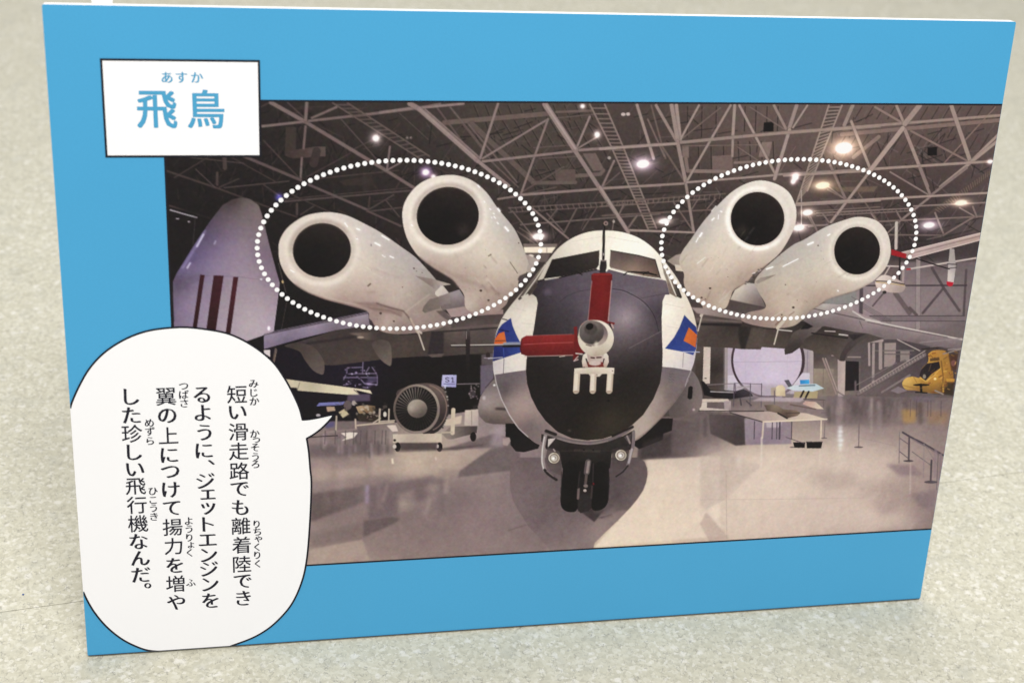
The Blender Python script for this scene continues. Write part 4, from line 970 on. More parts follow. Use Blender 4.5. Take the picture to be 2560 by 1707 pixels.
F('H', [(1028, 418), (1022, 370), (1060, 290), (1110, 200), (1240, 130), (1420, 120), (1340, 190), (1230, 260), (1170, 350), (1100, 400)], [(1050, 390, (70, 61, 60)), (1120, 240, (92, 81, 78)), (1250, 180, (98, 86, 84)), (1380, 140, (128, 114, 112)), (1150, 340, (62, 54, 54))], ident=1)
F('H', [(1565, 478), (1570, 420), (1640, 300), (1800, 220), (1850, 235), (1720, 320), (1640, 400), (1610, 478)], [(1590, 440, (74, 64, 64)), (1720, 290, (84, 74, 74))], ident=1)
F('H', [(1240, 100), (1340, 128), (1250, 165), (1180, 170)], (38, 32, 36), soft=1); LN('H', [(960, 172), (1095, 186)], 10, (206, 196, 190)); LN('H', [(820, 160), (960, 168)], 9, (60, 50, 50)); LN('H', [(1420, 185), (1520, 190)], 10, (190, 176, 172)); LN('H', [(1560, 218), (1645, 228)], 12, (206, 192, 188)); LN('H', [(1290, 205), (1640, 255)], 12, (46, 38, 42)); F('H', [(1640, 220), (1820, 210), (1700, 280)], (58, 50, 54), soft=2)
F('S', [('D', 1640, 1180), ('D', 1700, 1140), ('D', 1790, 1092), ('D', 2080, 1108), ('D', 2092, 1165), ('D', 2350, 1262), ('I', 1140, 60), ('I', 1400, 120), ('I', 1745, 188), ('I', 1728, 288), ('I', 1430, 250), ('I', 1130, 192), ('I', 840, 132), ('I', 700, 118), ('I', 400, 60), ('D', 1720, 1330), ('D', 1600, 1260)],
  [('D', 1800, 1110, (198, 184, 180)), ('D', 2000, 1130, (166, 150, 150)), ('D', 1900, 1230, (134, 120, 122)), ('D', 2200, 1300, (152, 136, 138)), ('I', 600, 60, (128, 113, 116)), ('I', 900, 40, (160, 144, 146)), ('I', 900, 120, (120, 106, 110)), ('I', 1300, 130, (158, 141, 142)), ('I', 1300, 200, (116, 102, 106)), ('I', 1650, 200, (146, 130, 132)), ('I', 1650, 265, (116, 104, 110)), ('D', 1680, 1290, (104, 92, 94))], ident=1)
LN('D', [(1690, 1140), (1900, 1185), (2352, 1285)], 7, (74, 64, 68), soft=1); LN('D', [(2085, 1168), (2200, 1240), (2352, 1275)], 12, (206, 192, 188), soft=1); LN('I', [(800, 0), (1100, 60), (1500, 140), (1745, 190)], 12, (212, 198, 192), soft=1); LN('I', [(820, 18), (1120, 80), (1600, 168)], 8, (104, 92, 96), soft=1); LN('I', [(740, 10), (770, 80)], 5, (96, 84, 88)); LN('I', [(1330, 220), (1745, 178)], 9, (150, 136, 138)); LN('I', [(1110, 190), (1330, 300)], 10, (178, 164, 160)); LN('I', [(1610, 290), (1735, 280)], 14, (150, 136, 138))

# ---- engine pods
def pod(outline, tile, hole, stops, lip, ht=None, dark=(30, 25, 27)):
    msk = F('S', outline, stops, smooth=True, ident=1, power=2.8)
    cx, cy, rx, ry, rot = hole
    t = ht or tile
    for s_, w_, c_, sf, a_ in lip:
        ARC(t, cx, cy, rx * s_, ry * s_, 0, 360, w_, c_, rot=rot, soft=sf, a=a_, clipm=msk)
    EL(t, cx, cy, rx, ry, [(cx, cy, dark), (cx, cy - ry * .97, (56, 46, 44)), (cx + rx * .9, cy, (44, 36, 36)), (cx - rx * .6, cy + ry * .6, (24, 20, 22)), (cx, cy + ry, (28, 23, 25))], rot=rot, ident=1)
    return msk

def marks(tile, pts, col=(80, 62, 56)):
    for x, y, r_ in pts:
        EL(tile, x, y, r_, r_ * .8, col, soft=.6)

def shine(tile, segs_):
    for x, y, x2, y2, w in segs_:
        LN(tile, [(x, y), (x2, y2)], w * 1.8, (235, 225, 218), soft=3, a=.5)
        LN(tile, [(x, y), (x2, y2)], w, (255, 252, 248), soft=.8)

# outer left pod: tail end, then body
F('B', [(930, 930), (1000, 905), (1065, 985), (1010, 1060), (930, 1010)], [(980, 960, (214, 200, 184)), (1040, 1000, (190, 176, 170))], ident=1)
n1 = pod([('A', 1240, 580), ('A', 1252, 475), ('A', 1310, 372), ('A', 1400, 292), ('A', 1520, 228), ('A', 1680, 200), ('A', 1800, 205), ('A', 1930, 238), ('A', 2100, 320), ('B', 400, 398), ('B', 600, 538), ('B', 740, 640), ('B', 860, 765), ('B', 950, 870), ('B', 985, 920), ('B', 930, 990), ('B', 980, 1060), ('B', 1000, 1150), ('B', 1085, 1225), ('B', 1010, 1320), ('B', 800, 1370), ('B', 600, 1392), ('B', 430, 1372), ('B', 330, 1310), ('B', 285, 1240), ('B', 262, 1165), ('A', 1900, 1105), ('A', 1700, 1052), ('A', 1520, 980), ('A', 1400, 905), ('A', 1315, 815), ('A', 1258, 700)], 'A', (1665, 570, 286, 266, -6),
         [('A', 1300, 500, (226, 212, 196)), ('A', 1280, 650, (222, 204, 188)), ('A', 1420, 330, (222, 208, 192)), ('A', 1620, 240, (230, 216, 202)), ('A', 1850, 260, (218, 205, 196)), ('A', 2030, 420, (216, 202, 194)), ('A', 2050, 650, (224, 206, 188)), ('A', 1950, 800, (216, 196, 178)), ('A', 1700, 920, (222, 202, 184)), ('A', 1450, 860, (216, 196, 180)), ('A', 1400, 950, (196, 174, 162)), ('B', 250, 350, (206, 194, 188)), ('B', 450, 460, (196, 184, 180)), ('B', 300, 600, (208, 192, 180)), ('B', 560, 620, (190, 178, 174)), ('B', 780, 750, (178, 168, 164)), ('B', 880, 860, (168, 158, 152)), ('B', 300, 850, (206, 184, 168)), ('B', 550, 800, (194, 178, 168)), ('B', 850, 950, (158, 144, 136)), ('B', 650, 950, (194, 174, 162)), ('B', 500, 1080, (196, 174, 162)), ('B', 200, 1080, (178, 152, 144)), ('B', 50, 1040, (176, 152, 142)), ('B', 400, 1180, (158, 134, 128)), ('B', 450, 1280, (196, 172, 160)), ('B', 700, 1120, (172, 152, 142)), ('B', 780, 1280, (164, 142, 136)), ('B', 960, 1200, (150, 132, 126)), ('B', 600, 1370, (128, 110, 108)), ('B', 330, 1250, (160, 138, 132)), ('A', 1800, 1030, (188, 164, 150))],
         [(1.28, 60, (214, 198, 184), 6, .5), (1.20, 44, (236, 222, 206), 6, .75), (1.06, 44, (196, 176, 162), 5, .6)])
ARC('A', 1665, 570, 304, 284, 185, 330, 34, (172, 150, 138), rot=-6, soft=5, a=.6); ARC('A', 1665, 570, 350, 330, 60, 160, 26, (244, 230, 212), rot=-6, soft=6, a=.6)
LN('A', [(1400, 905), (1520, 980), (1700, 1050), (1900, 1100), (2100, 1163)], 12, (120, 100, 98), soft=2, a=.8); LN('A', [(1420, 895), (1700, 1030), (1900, 1085), (2352, 1150)], 8, (206, 180, 168), soft=1.5, a=.7)
F('B', [(120, 1080), (350, 1080), (620, 1160), (600, 1215), (330, 1160)], (128, 104, 100), a=.55, soft=3); LN('B', [(360, 1090), (480, 1130), (620, 1165), (660, 1210), (740, 1330)], 12, (110, 90, 86), soft=1.5); LN('B', [(300, 1140), (480, 1160), (600, 1215)], 10, (132, 108, 104), soft=1.5, a=.8); LN('B', [(640, 1175), (730, 1110), (880, 1000)], 9, (206, 186, 172), soft=2, a=.6)
F('B', [(735, 820), (900, 850), (1090, 905), (1000, 920), (930, 905), (930, 950)], [(800, 840, (150, 134, 128)), (1000, 900, (186, 170, 160)), (880, 900, (128, 114, 110))], ident=1)
F('B', [(805, 1165), (820, 1120), (880, 1050), (960, 1030), (990, 1100), (980, 1140), (880, 1170), (830, 1185)], [(850, 1120, (118, 106, 100)), (950, 1080, (128, 116, 110))], ident=1); F('B', [(960, 1025), (1075, 985), (1080, 1090), (985, 1110)], [(1000, 1050, (128, 114, 112)), (1060, 1030, (150, 136, 136))], ident=1)
F('B', [(940, 1165), (1020, 1160), (1090, 1230), (1060, 1260), (1000, 1220)], (104, 90, 88), soft=1.5); F('B', [(280, 1235), (310, 1260), (350, 1330), (290, 1290)], (70, 58, 64), soft=1)
LN('B', [(690, 1240), (760, 1375)], 20, (186, 162, 146), soft=1); LN('B', [(765, 1370), (825, 1545)], 14, (196, 180, 166)); LN('B', [(745, 1340), (795, 1380)], 22, (196, 176, 162))
marks('B', [(725, 748, 9), (398, 1188, 13), (528, 1265, 10), (612, 932, 6), (805, 790, 5), (750, 775, 5)]); LN('B', [(275, 920), (298, 900)], 14, (104, 84, 78), soft=1); LN('B', [(272, 985), (340, 980)], 18, (176, 150, 138), soft=3); LN('B', [(305, 518), (306, 526)], 12, (150, 138, 136)); LN('B', [(290, 740), (600, 850)], 8, (176, 154, 146), soft=3, a=.7)
shine('B', [(165, 360, 190, 370, 14), (345, 500, 392, 524, 15), (490, 630, 525, 645, 10), (410, 428, 480, 470, 10), (158, 455, 175, 463, 8), (415, 620, 440, 635, 7)]); shine('A', [(1890, 305, 1915, 340, 9), (1360, 765, 1390, 785, 9)])
# inner left pod
F('B', [(1760, 585), (1960, 665), (1870, 760), (1830, 720)], [(1800, 640, (150, 136, 130)), (1920, 670, (186, 170, 160))], ident=1)
n2 = pod([('B', 612, 260), ('3', 198, 1055), ('3', 250, 955), ('3', 335, 870), ('3', 450, 817), ('3', 590, 798), ('3', 700, 815), ('3', 800, 862), ('3', 900, 952), ('3', 990, 1080), ('B', 1700, 350), ('B', 1780, 510), ('B', 1822, 620), ('B', 1850, 720), ('B', 1820, 800), ('B', 1750, 880), ('B', 1740, 960), ('B', 1660, 1030), ('B', 1620, 1110), ('B', 1500, 1190), ('B', 1300, 1175), ('B', 1228, 1125), ('B', 1215, 1010), ('B', 1150, 915), ('B', 1090, 850), ('B', 920, 745), ('B', 780, 640), ('B', 690, 520), ('B', 638, 400)], 'B', (1056, 234, 306, 284, -8),
         [('B', 660, 260, (230, 218, 204)), ('B', 700, 430, (226, 210, 194)), ('3', 300, 950, (232, 220, 206)), ('3', 560, 840, (232, 220, 206)), ('3', 760, 890, (214, 202, 188)), ('3', 900, 1000, (208, 198, 192)), ('B', 1450, 200, (216, 204, 194)), ('B', 1420, 400, (224, 208, 190)), ('B', 1300, 560, (222, 206, 186)), ('B', 1050, 590, (216, 198, 182)), ('B', 800, 590, (206, 184, 170)), ('B', 1560, 150, (198, 188, 182)), ('B', 1620, 350, (192, 182, 176)), ('B', 1720, 500, (186, 174, 164)), ('B', 1600, 550, (214, 198, 180)), ('B', 1500, 700, (214, 196, 176)), ('B', 1700, 750, (206, 188, 168)), ('B', 1200, 700, (200, 178, 162)), ('B', 1000, 740, (184, 160, 148)), ('B', 1250, 880, (176, 152, 142)), ('B', 1600, 900, (188, 166, 150)), ('B', 1450, 950, (186, 162, 148)), ('B', 1350, 1080, (188, 166, 152)), ('B', 1500, 1110, (172, 148, 138)), ('B', 1620, 1050, (160, 138, 130)), ('B', 1260, 1100, (206, 188, 172)), ('B', 1400, 1170, (150, 128, 122))],
         [(1.28, 60, (220, 206, 190), 6, .45), (1.19, 44, (242, 230, 214), 6, .75), (1.06, 44, (196, 176, 162), 5, .55)])
ARC('B', 1056, 234, 326, 303, 185, 330, 34, (178, 158, 146), rot=-8, soft=5, a=.55); ARC('B', 1056, 234, 360, 338, 40, 150, 30, (250, 238, 220), rot=-8, soft=6, a=.65); ARC('B', 1056, 234, 430, 408, 50, 130, 26, (190, 168, 154), rot=-8, soft=8, a=.45, clipm=n2)
LN('B', [(780, 640), (920, 745), (1100, 855), (1160, 930)], 12, (124, 104, 102), soft=2, a=.8); LN('B', [(860, 680), (1120, 820), (1240, 830)], 26, (164, 138, 130), soft=5, a=.7); LN('B', [(1170, 850), (1330, 900), (1560, 1010)], 20, (154, 130, 122), soft=5, a=.6); LN('B', [(1440, 850), (1545, 985)], 12, (222, 206, 190), soft=3, a=.7); LN('B', [(1480, 930), (1560, 1000)], 14, (120, 96, 88), soft=3, a=.7)
LN('B', [(1665, 685), (1740, 795)], 5, (84, 72, 66)); LN('B', [(1580, 470), (1700, 640)], 12, (196, 180, 162), soft=4, a=.6)
F('B', [(1742, 850), (1760, 820), (1820, 795), (1880, 790), (1850, 850), (1780, 900), (1750, 880)], (86, 76, 76), soft=1, ident=1); F('B', [(1840, 710), (1900, 740), (1900, 790), (1830, 790)], (172, 158, 150), soft=1)
EL('B', 1210, 375, 60, 60, (74, 62, 58), soft=10, a=.6)
marks('B', [(1380, 966, 14), (1455, 1060, 11), (1752, 500, 7)]); LN('B', [(1455, 628), (1480, 612)], 9, (104, 88, 82))
shine('B', [(1548, 165, 1565, 188, 16), (1618, 345, 1648, 380, 17), (1410, 90, 1420, 102, 7), (1465, 165, 1478, 172, 9), (1500, 210, 1512, 216, 7), (1508, 240, 1525, 260, 7), (1540, 300, 1552, 312, 9), (1480, 245, 1490, 255, 5), (700, 322, 710, 332, 10)]); shine('3', [(820, 885, 835, 900, 9)])
# inner right pod
F('D', [(265, 675), (350, 618), (420, 600), (440, 700), (370, 745)], [(320, 660, (150, 136, 128)), (400, 640, (176, 160, 148))], ident=1); F('D', [(340, 710), (420, 720), (430, 780), (350, 770)], (206, 192, 176)); F('D', [(350, 790), (425, 800), (440, 850), (410, 890), (370, 860)], (76, 66, 66), soft=1, ident=1)
n3 = pod([('D', 1532, 200), ('4', 1638, 1050), ('4', 1590, 950), ('4', 1500, 882), ('4', 1370, 845), ('4', 1250, 862), ('4', 1120, 930), ('4', 1000, 1040), ('4', 870, 1185), ('4', 760, 1340), ('D', 410, 590), ('D', 385, 690), ('D', 430, 800), ('D', 430, 900), ('D', 480, 1010), ('D', 600, 1100), ('D', 640, 1170), ('D', 760, 1150), ('D', 840, 1135), ('D', 885, 1040), ('D', 920, 960), ('D', 1040, 890), ('D', 1120, 800), ('D', 1250, 705), ('D', 1380, 585), ('D', 1480, 420), ('D', 1525, 300)], 'D', (1152, 262, 263, 262, 10),
         [('D', 1500, 150, (232, 220, 206)), ('D', 1460, 350, (222, 204, 190)), ('4', 1400, 890, (236, 226, 212)), ('4', 1560, 1000, (230, 216, 204)), ('D', 850, 100, (216, 206, 198)), ('D', 780, 350, (222, 208, 190)), ('D', 950, 560, (222, 204, 186)), ('D', 1150, 640, (216, 194, 176)), ('D', 1350, 530, (216, 198, 182)), ('D', 720, 180, (194, 184, 180)), ('D', 600, 400, (188, 178, 172)), ('D', 500, 500, (196, 184, 172)), ('D', 450, 650, (206, 188, 168)), ('D', 700, 550, (222, 204, 182)), ('D', 650, 800, (214, 192, 170)), ('D', 900, 780, (208, 184, 164)), ('D', 1100, 750, (192, 166, 148)), ('D', 1000, 870, (176, 152, 138)), ('D', 850, 950, (186, 162, 144)), ('D', 600, 950, (192, 168, 150)), ('D', 700, 1080, (178, 154, 140)), ('D', 820, 1080, (206, 188, 164)), ('D', 460, 850, (196, 174, 154)), ('D', 1260, 640, (206, 184, 168))],
         [(1.24, 50, (222, 206, 190), 6, .4), (1.12, 46, (250, 242, 230), 4, .9), (1.03, 18, (206, 190, 176), 3, .5)])
ARC('D', 1152, 262, 300, 300, -80, 30, 50, (206, 192, 180), rot=10, soft=6, a=.5); ARC('D', 1152, 262, 290, 292, 60, 190, 26, (255, 249, 238), rot=10, soft=3, a=.8)
EL('D', 1000, 375, 55, 55, (72, 62, 58), soft=9, a=.6); LN('D', [(1250, 710), (1040, 890), (920, 960)], 14, (128, 106, 98), soft=3, a=.7); LN('D', [(960, 850), (1080, 790), (1240, 720)], 16, (176, 150, 136), soft=4, a=.6)
marks('D', [(686, 943, 12), (603, 1035, 11), (860, 830, 4), (640, 1050, 6)]); LN('D', [(690, 970), (640, 1080), (620, 1180)], 12, (150, 130, 118), soft=2, a=.7); LN('D', [(625, 1160), (600, 1210)], 30, (206, 190, 170)); LN('D', [(608, 1205), (568, 1360)], 13, (198, 182, 168))
shine('D', [(605, 405, 585, 435, 18), (570, 450, 550, 490, 9), (725, 258, 705, 275, 13), (790, 190, 800, 195, 10), (770, 225, 765, 265, 6), (745, 140, 700, 190, 7), (640, 640, 560, 700, 4)])
# stuff between the right pods
F('D', [(930, 960), (1040, 890), (1160, 900), (1160, 960), (1230, 1130), (880, 1060)], [(970, 970, (214, 198, 176)), (1000, 1010, (186, 170, 160)), (1100, 1020, (150, 136, 130)), (1180, 1100, (112, 100, 98)), (1100, 930, (186, 174, 172))], ident=1); LN('D', [(880, 1060), (1220, 1135)], 12, (84, 72, 74), soft=1.5)
for k_ in range(16):
    t_ = rng.uniform(0, 1)
    EL('D', 1040 + 190 * t_ + rng.uniform(-20, 20), 900 - 190 * t_ + rng.uniform(-15, 15), 12, 8, rng.choice([70, 110, 180]) * np.array([1, .92, .9]), soft=.8, a=.8)
F('D', [(500, 1130), (850, 1150), (1000, 1190), (1000, 1260), (560, 1190)], [(600, 1160, (168, 148, 144)), (900, 1200, (128, 112, 110))], soft=1.5, ident=1)
# outer right pod
n4 = pod([('E', 1046, 800), ('E', 1020, 655), ('E', 945, 545), ('E', 850, 495), ('E', 720, 480), ('E', 600, 508), ('E', 400, 582), ('E', 200, 700), ('D', 1480, 532), ('D', 1250, 722), ('D', 1125, 870), ('D', 1165, 985), ('D', 1232, 1130), ('D', 1060, 1180), ('D', 990, 1250), ('D', 1100, 1300), ('D', 1320, 1332), ('D', 1500, 1312), ('D', 1600, 1240), ('D', 1665, 1165), ('D', 1750, 1110), ('D', 1850, 1045), ('D', 2100, 968), ('E', 750, 1178), ('E', 870, 1110), ('E', 980, 1000), ('E', 1030, 900)], 'E', (716, 810, 224, 234, 12),
         [('E', 1000, 800, (226, 212, 198)), ('E', 950, 620, (222, 208, 194)), ('E', 720, 520, (226, 214, 200)), ('E', 520, 600, (214, 202, 192)), ('E', 440, 780, (216, 202, 188)), ('E', 480, 960, (220, 202, 184)), ('E', 650, 1110, (216, 196, 178)), ('E', 850, 1060, (218, 200, 184)), ('E', 960, 960, (216, 198, 182)), ('E', 300, 700, (196, 186, 178)), ('E', 100, 800, (190, 180, 172)), ('D', 1350, 680, (186, 176, 166)), ('D', 1200, 820, (188, 174, 160)), ('D', 1600, 700, (202, 190, 174)), ('D', 1450, 850, (206, 190, 170)), ('D', 1800, 850, (214, 196, 176)), ('D', 1300, 1000, (196, 172, 154)), ('D', 1550, 1000, (200, 176, 158)), ('D', 1800, 1000, (188, 162, 146)), ('D', 2000, 930, (206, 184, 166)), ('D', 1350, 1150, (198, 174, 154)), ('D', 1550, 1130, (206, 184, 162)), ('D', 1150, 1240, (156, 134, 128)), ('D', 1400, 1280, (168, 144, 134)), ('D', 1500, 1240, (206, 188, 166)), ('D', 1620, 1200, (156, 138, 128))],
         [(1.25, 50, (216, 200, 184), 6, .4), (1.16, 40, (238, 226, 210), 5, .75), (1.05, 30, (200, 184, 170), 4, .55)])
ARC('E', 716, 810, 262, 272, 30, 130, 24, (246, 234, 216), rot=12, soft=5, a=.6); LN('D', [(1665, 1165), (1850, 1045), (2100, 970), (2260, 890)], 14, (150, 128, 118), soft=3, a=.6)
F('D', [(1130, 880), (1180, 840), (1335, 808), (1260, 850), (1150, 900)], [(1200, 850, (162, 148, 138)), (1300, 820, (140, 124, 116))], ident=1)
LN('D', [(1330, 1300), (1400, 1230)], 16, (132, 108, 96), soft=1.5); LN('D', [(1350, 1330), (1400, 1270)], 34, (206, 188, 166), soft=1); LN('D', [(1352, 1350), (1315, 1490)], 14, (202, 186, 170)); LN('D', [(1460, 1210), (1510, 1175)], 8, (150, 120, 104), soft=1)
marks('D', [(1502, 1130, 13), (1388, 1203, 8), (1425, 908, 6), (1745, 525, 7), (1540, 1060, 4)]); shine('D', [(1695, 495, 1645, 515, 17), (1860, 415, 1840, 425, 13), (1550, 655, 1400, 730, 8), (1300, 735, 1240, 755, 12), (1100, 800, 1130, 790, 4)]); shine('E', [(525, 1200, 532, 1205, 9)])
# stains, seams and small dents on the pods
for msk_, tl_, (ax0, ay0, ax1, ay1), (ux, uy) in ((n1, 'B', (60, 400, 900, 1300), (.8, .45)), (n2, 'B', (900, 560, 1750, 1130), (.6, .75)), (n3, 'D', (450, 300, 1300, 1080), (-.6, .78)), (n4, 'D', (1200, 560, 2100, 1250), (-.85, .5))):
    for k_ in range(34):
        x, y = rng.uniform(ax0, ax1), rng.uniform(ay0, ay1)
        l_ = rng.uniform(14, 110)
        LN(tl_, [(x, y), (x + ux * l_, y + uy * l_)], rng.uniform(4, 16), [(150, 130, 120), (176, 156, 142), (236, 226, 214), (128, 108, 100)][rng.integers(4)], a=rng.uniform(.12, .34), soft=rng.uniform(.5, 3.5), clipm=msk_)
    for k_ in range(12):
        EL(tl_, rng.uniform(ax0, ax1), rng.uniform(ay0, ay1), 4, 4, (104, 88, 82), a=.5, clipm=msk_)
# ---- fuselage
spn = F('S', [('F', 2352, 640), ('F', 2250, 660), ('F', 2180, 725), ('F', 2120, 830), ('F', 2094, 930), ('F', 2110, 1020), ('F', 2170, 1080), ('G', 130, 1096), ('G', 260, 1098), ('G', 380, 1080), ('G', 380, 700), ('G', 160, 560)],
        [('F', 2150, 900, (150, 136, 134)), ('F', 2200, 740, (128, 116, 118)), ('F', 2150, 1030, (106, 94, 92)), ('G', 100, 700, (118, 106, 108)), ('G', 60, 900, (176, 160, 154)), ('G', 200, 850, (150, 134, 132)), ('G', 200, 1000, (128, 113, 108)), ('G', 150, 1080, (92, 80, 78))], ident=1)
LN('G', [(160, 945), (270, 950)], 22, (66, 57, 58), soft=3); EL('G', 38, 840, 16, 20, (186, 176, 176), soft=2); EL('G', 140, 715, 12, 10, (225, 218, 218), soft=1); F('F', [(2120, 520), (2250, 510), (2250, 660), (2120, 820)], (108, 97, 112), soft=1.5); LN('F', [(2250, 650), (2170, 740)], 7, (72, 62, 66))
F('F', [(2130, 420), (2250, 400), (2250, 510), (2130, 520)], (96, 86, 90), soft=1.5); EL('F', 2195, 425, 22, 30, (60, 46, 48)); LN('F', [(2160, 450), (2300, 448)], 7, (172, 160, 166))
F('G', [(2060, 580), (2120, 625), (2165, 730), (2180, 840), (2150, 950), (2085, 1008), (1985, 1026), (1870, 1032), (1860, 900), (2000, 740)], [(2100, 700, (122, 110, 110)), (2000, 900, (108, 96, 96)), (2120, 900, (132, 118, 116)), (1950, 1000, (100, 88, 86)), (2000, 780, (96, 86, 86))], smooth=True, ident=1)
F('G', [(2043, 735), (2065, 722), (2086, 735), (2078, 845), (2055, 855), (2033, 840)], (28, 23, 26), ident=1); EL('G', 2095, 955, 14, 12, (190, 170, 166), soft=1.5); EL('G', 2024, 675, 13, 14, (216, 208, 204), soft=1)
for q in ([(250, 1090), (380, 1090), (590, 1290), (570, 1335), (430, 1372), (350, 1362), (300, 1300), (290, 1230), (250, 1220)], [(1890, 1040), (1880, 1160), (1795, 1190), (1790, 1250), (1560, 1340), (1500, 1300), (1520, 1200), (1780, 1040)]):
    F('G', q, [('G', 300, 1150, (28, 23, 26)), ('G', 500, 1320, (40, 34, 36)), ('G', 1700, 1200, (36, 30, 32))], ident=1)
F('G', [(220, 1235), (290, 1230), (300, 1260), (270, 1310), (225, 1300)], (170, 152, 150), soft=1.5); F('G', [(1600, 1270), (1880, 1180), (1870, 1400), (1560, 1440)], (66, 57, 58), a=.6, soft=5)
body = F('S', [('C', 1240, 142), ('C', 1400, 160), ('C', 1550, 212), ('C', 1680, 300), ('C', 1780, 408), ('C', 1860, 510), ('C', 1940, 625), ('C', 2010, 760), ('C', 2070, 890), ('C', 2110, 1020), ('C', 2127, 1150), ('C', 2120, 1290), ('C', 2100, 1420), ('G', 2066, 580), ('G', 2010, 730), ('G', 1900, 890), ('G', 1780, 1030), ('G', 1650, 1160), ('G', 1520, 1260), ('G', 1300, 1340), ('G', 1080, 1360), ('G', 800, 1340), ('G', 590, 1300), ('G', 480, 1232), ('G', 370, 1130), ('G', 280, 1000), ('G', 205, 835), ('G', 160, 700), ('G', 134, 590), ('C', 125, 1420), ('C', 135, 1300), ('C', 150, 1180), ('C', 180, 1085), ('C', 222, 990), ('C', 300, 878), ('C', 400, 758), ('C', 500, 640), ('C', 600, 520), ('C', 680, 420), ('C', 760, 322), ('C', 860, 242), ('C', 980, 182), ('C', 1100, 150)],
         [('C', 1240, 180, (240, 230, 210)), ('C', 1000, 230, (240, 230, 210)), ('C', 800, 330, (222, 210, 192)), ('C', 700, 400, (206, 194, 178)), ('C', 1350, 270, (250, 243, 226)), ('C', 1600, 330, (252, 246, 232)), ('C', 1750, 430, (240, 230, 214)), ('C', 1080, 300, (236, 226, 206)), ('C', 500, 700, (186, 174, 158)), ('C', 350, 850, (206, 194, 178)), ('C', 250, 960, (214, 202, 186)), ('C', 450, 950, (232, 222, 204)), ('C', 480, 1150, (226, 214, 196)), ('C', 1900, 700, (226, 212, 192)), ('C', 1850, 900, (250, 242, 226)), ('C', 1850, 1150, (238, 226, 208)), ('C', 2050, 900, (228, 212, 192)), ('C', 2100, 1080, (222, 206, 188)), ('C', 1900, 1380, (232, 220, 208)), ('C', 2050, 1430, (208, 196, 200)), ('C', 300, 1430, (226, 216, 206)), ('C', 170, 1450, (198, 188, 188)), ('C', 420, 1400, (228, 216, 200))], smooth=True, ident=1)
# grey belly
F('S', [('G', 120, 618), ('G', 150, 612), ('G', 300, 588), ('G', 450, 568), ('G', 700, 700), ('G', 1500, 700), ('G', 1780, 535), ('G', 1900, 545), ('G', 2080, 575), ('G', 2090, 700), ('G', 1900, 1000), ('G', 1520, 1300), ('G', 600, 1340), ('G', 200, 1000)],
  [('G', 200, 640, (112, 100, 106)), ('G', 380, 650, (116, 104, 108)), ('G', 250, 780, (92, 81, 84)), ('G', 400, 850, (168, 146, 142)), ('G', 300, 860, (156, 140, 136)), ('G', 430, 980, (170, 146, 140)), ('G', 350, 1050, (150, 130, 126)), ('G', 480, 1100, (116, 102, 104)), ('G', 600, 1200, (132, 116, 116)), ('G', 560, 1020, (150, 132, 130)), ('G', 1850, 580, (116, 104, 110)), ('G', 2000, 600, (120, 108, 114)), ('G', 1850, 720, (128, 114, 114)), ('G', 1750, 850, (170, 152, 144)), ('G', 1850, 830, (122, 107, 106)), ('G', 1650, 1000, (182, 162, 152)), ('G', 1600, 1140, (186, 166, 154)), ('G', 1750, 1000, (150, 132, 126)), ('G', 1950, 720, (126, 113, 114))], clipm=body, ident=1)
LN('G', [(134, 560), (160, 700), (210, 850), (290, 1010), (380, 1140), (470, 1220)], 9, (216, 204, 206), soft=1, a=.7); LN('G', [(2066, 580), (2030, 660), (2010, 730)], 8, (190, 180, 182), soft=1, a=.7); LN('G', [(2010, 730), (1900, 890), (1780, 1030), (1650, 1160), (1530, 1250)], 12, (104, 91, 88), soft=2, a=.6)
for y in range(4):
    for x in range(4):
        EL('G', 1858 + x * 14 - y * 2, 605 + y * 26 + (x % 2) * 6, 5, 5, (92, 82, 86), a=.6)
LN('G', [(235, 460), (228, 600)], 7, (120, 110, 116)); LN('G', [(1995, 400), (1985, 540)], 6, (140, 130, 138), a=.8); F('C', [(2065, 1300), (2120, 1270), (2100, 1400), (2080, 1500), (2055, 1480)], (200, 190, 206), a=.6, soft=3, clipm=body)
# cheat-line flashes
F('C', [(303, 998), (318, 1070), (350, 1150), (395, 1240), (405, 1335), (320, 1362), (225, 1392), (122, 1425), (134, 1290), (150, 1190), (178, 1110), (215, 1060)], [(290, 1050, (50, 64, 136)), (340, 1220, (50, 68, 136)), (180, 1350, (36, 46, 108)), (350, 1330, (54, 74, 146))], clipm=body)
F('C', [(148, 1200), (185, 1150), (238, 1132), (258, 1240), (262, 1255), (145, 1275), (135, 1250)], [(170, 1220, (206, 92, 36)), (230, 1180, (212, 116, 58))], clipm=body); LN('C', [(222, 1008), (265, 1018)], 9, (60, 52, 66)); LN('C', [(185, 1112), (280, 1130)], 8, (36, 36, 70)); LN('C', [(150, 1225), (250, 1220)], 8, (70, 52, 50), a=.8)
F('C', [(2003, 968), (2060, 1030), (2118, 1085), (2130, 1160), (2120, 1290), (2090, 1362), (1980, 1328), (1812, 1297), (1900, 1190), (1955, 1090)], [(2010, 1020, (52, 70, 138)), (1900, 1270, (50, 72, 144)), (2080, 1320, (58, 78, 150)), (2060, 1060, (48, 62, 126))], clipm=body); F('C', [(2046, 1090), (2090, 1130), (2128, 1165), (2112, 1288), (2050, 1250), (1994, 1222)], [(2040, 1180, (216, 112, 48)), (2100, 1200, (200, 102, 48))], clipm=body)
LN('C', [(1990, 1330), (2150, 1332)], 9, (176, 180, 206)); LN('C', [(80, 1395), (220, 1385)], 9, (176, 172, 186)); LN('C', [(230, 1290), (235, 1390)], 6, (80, 100, 180), a=.8)
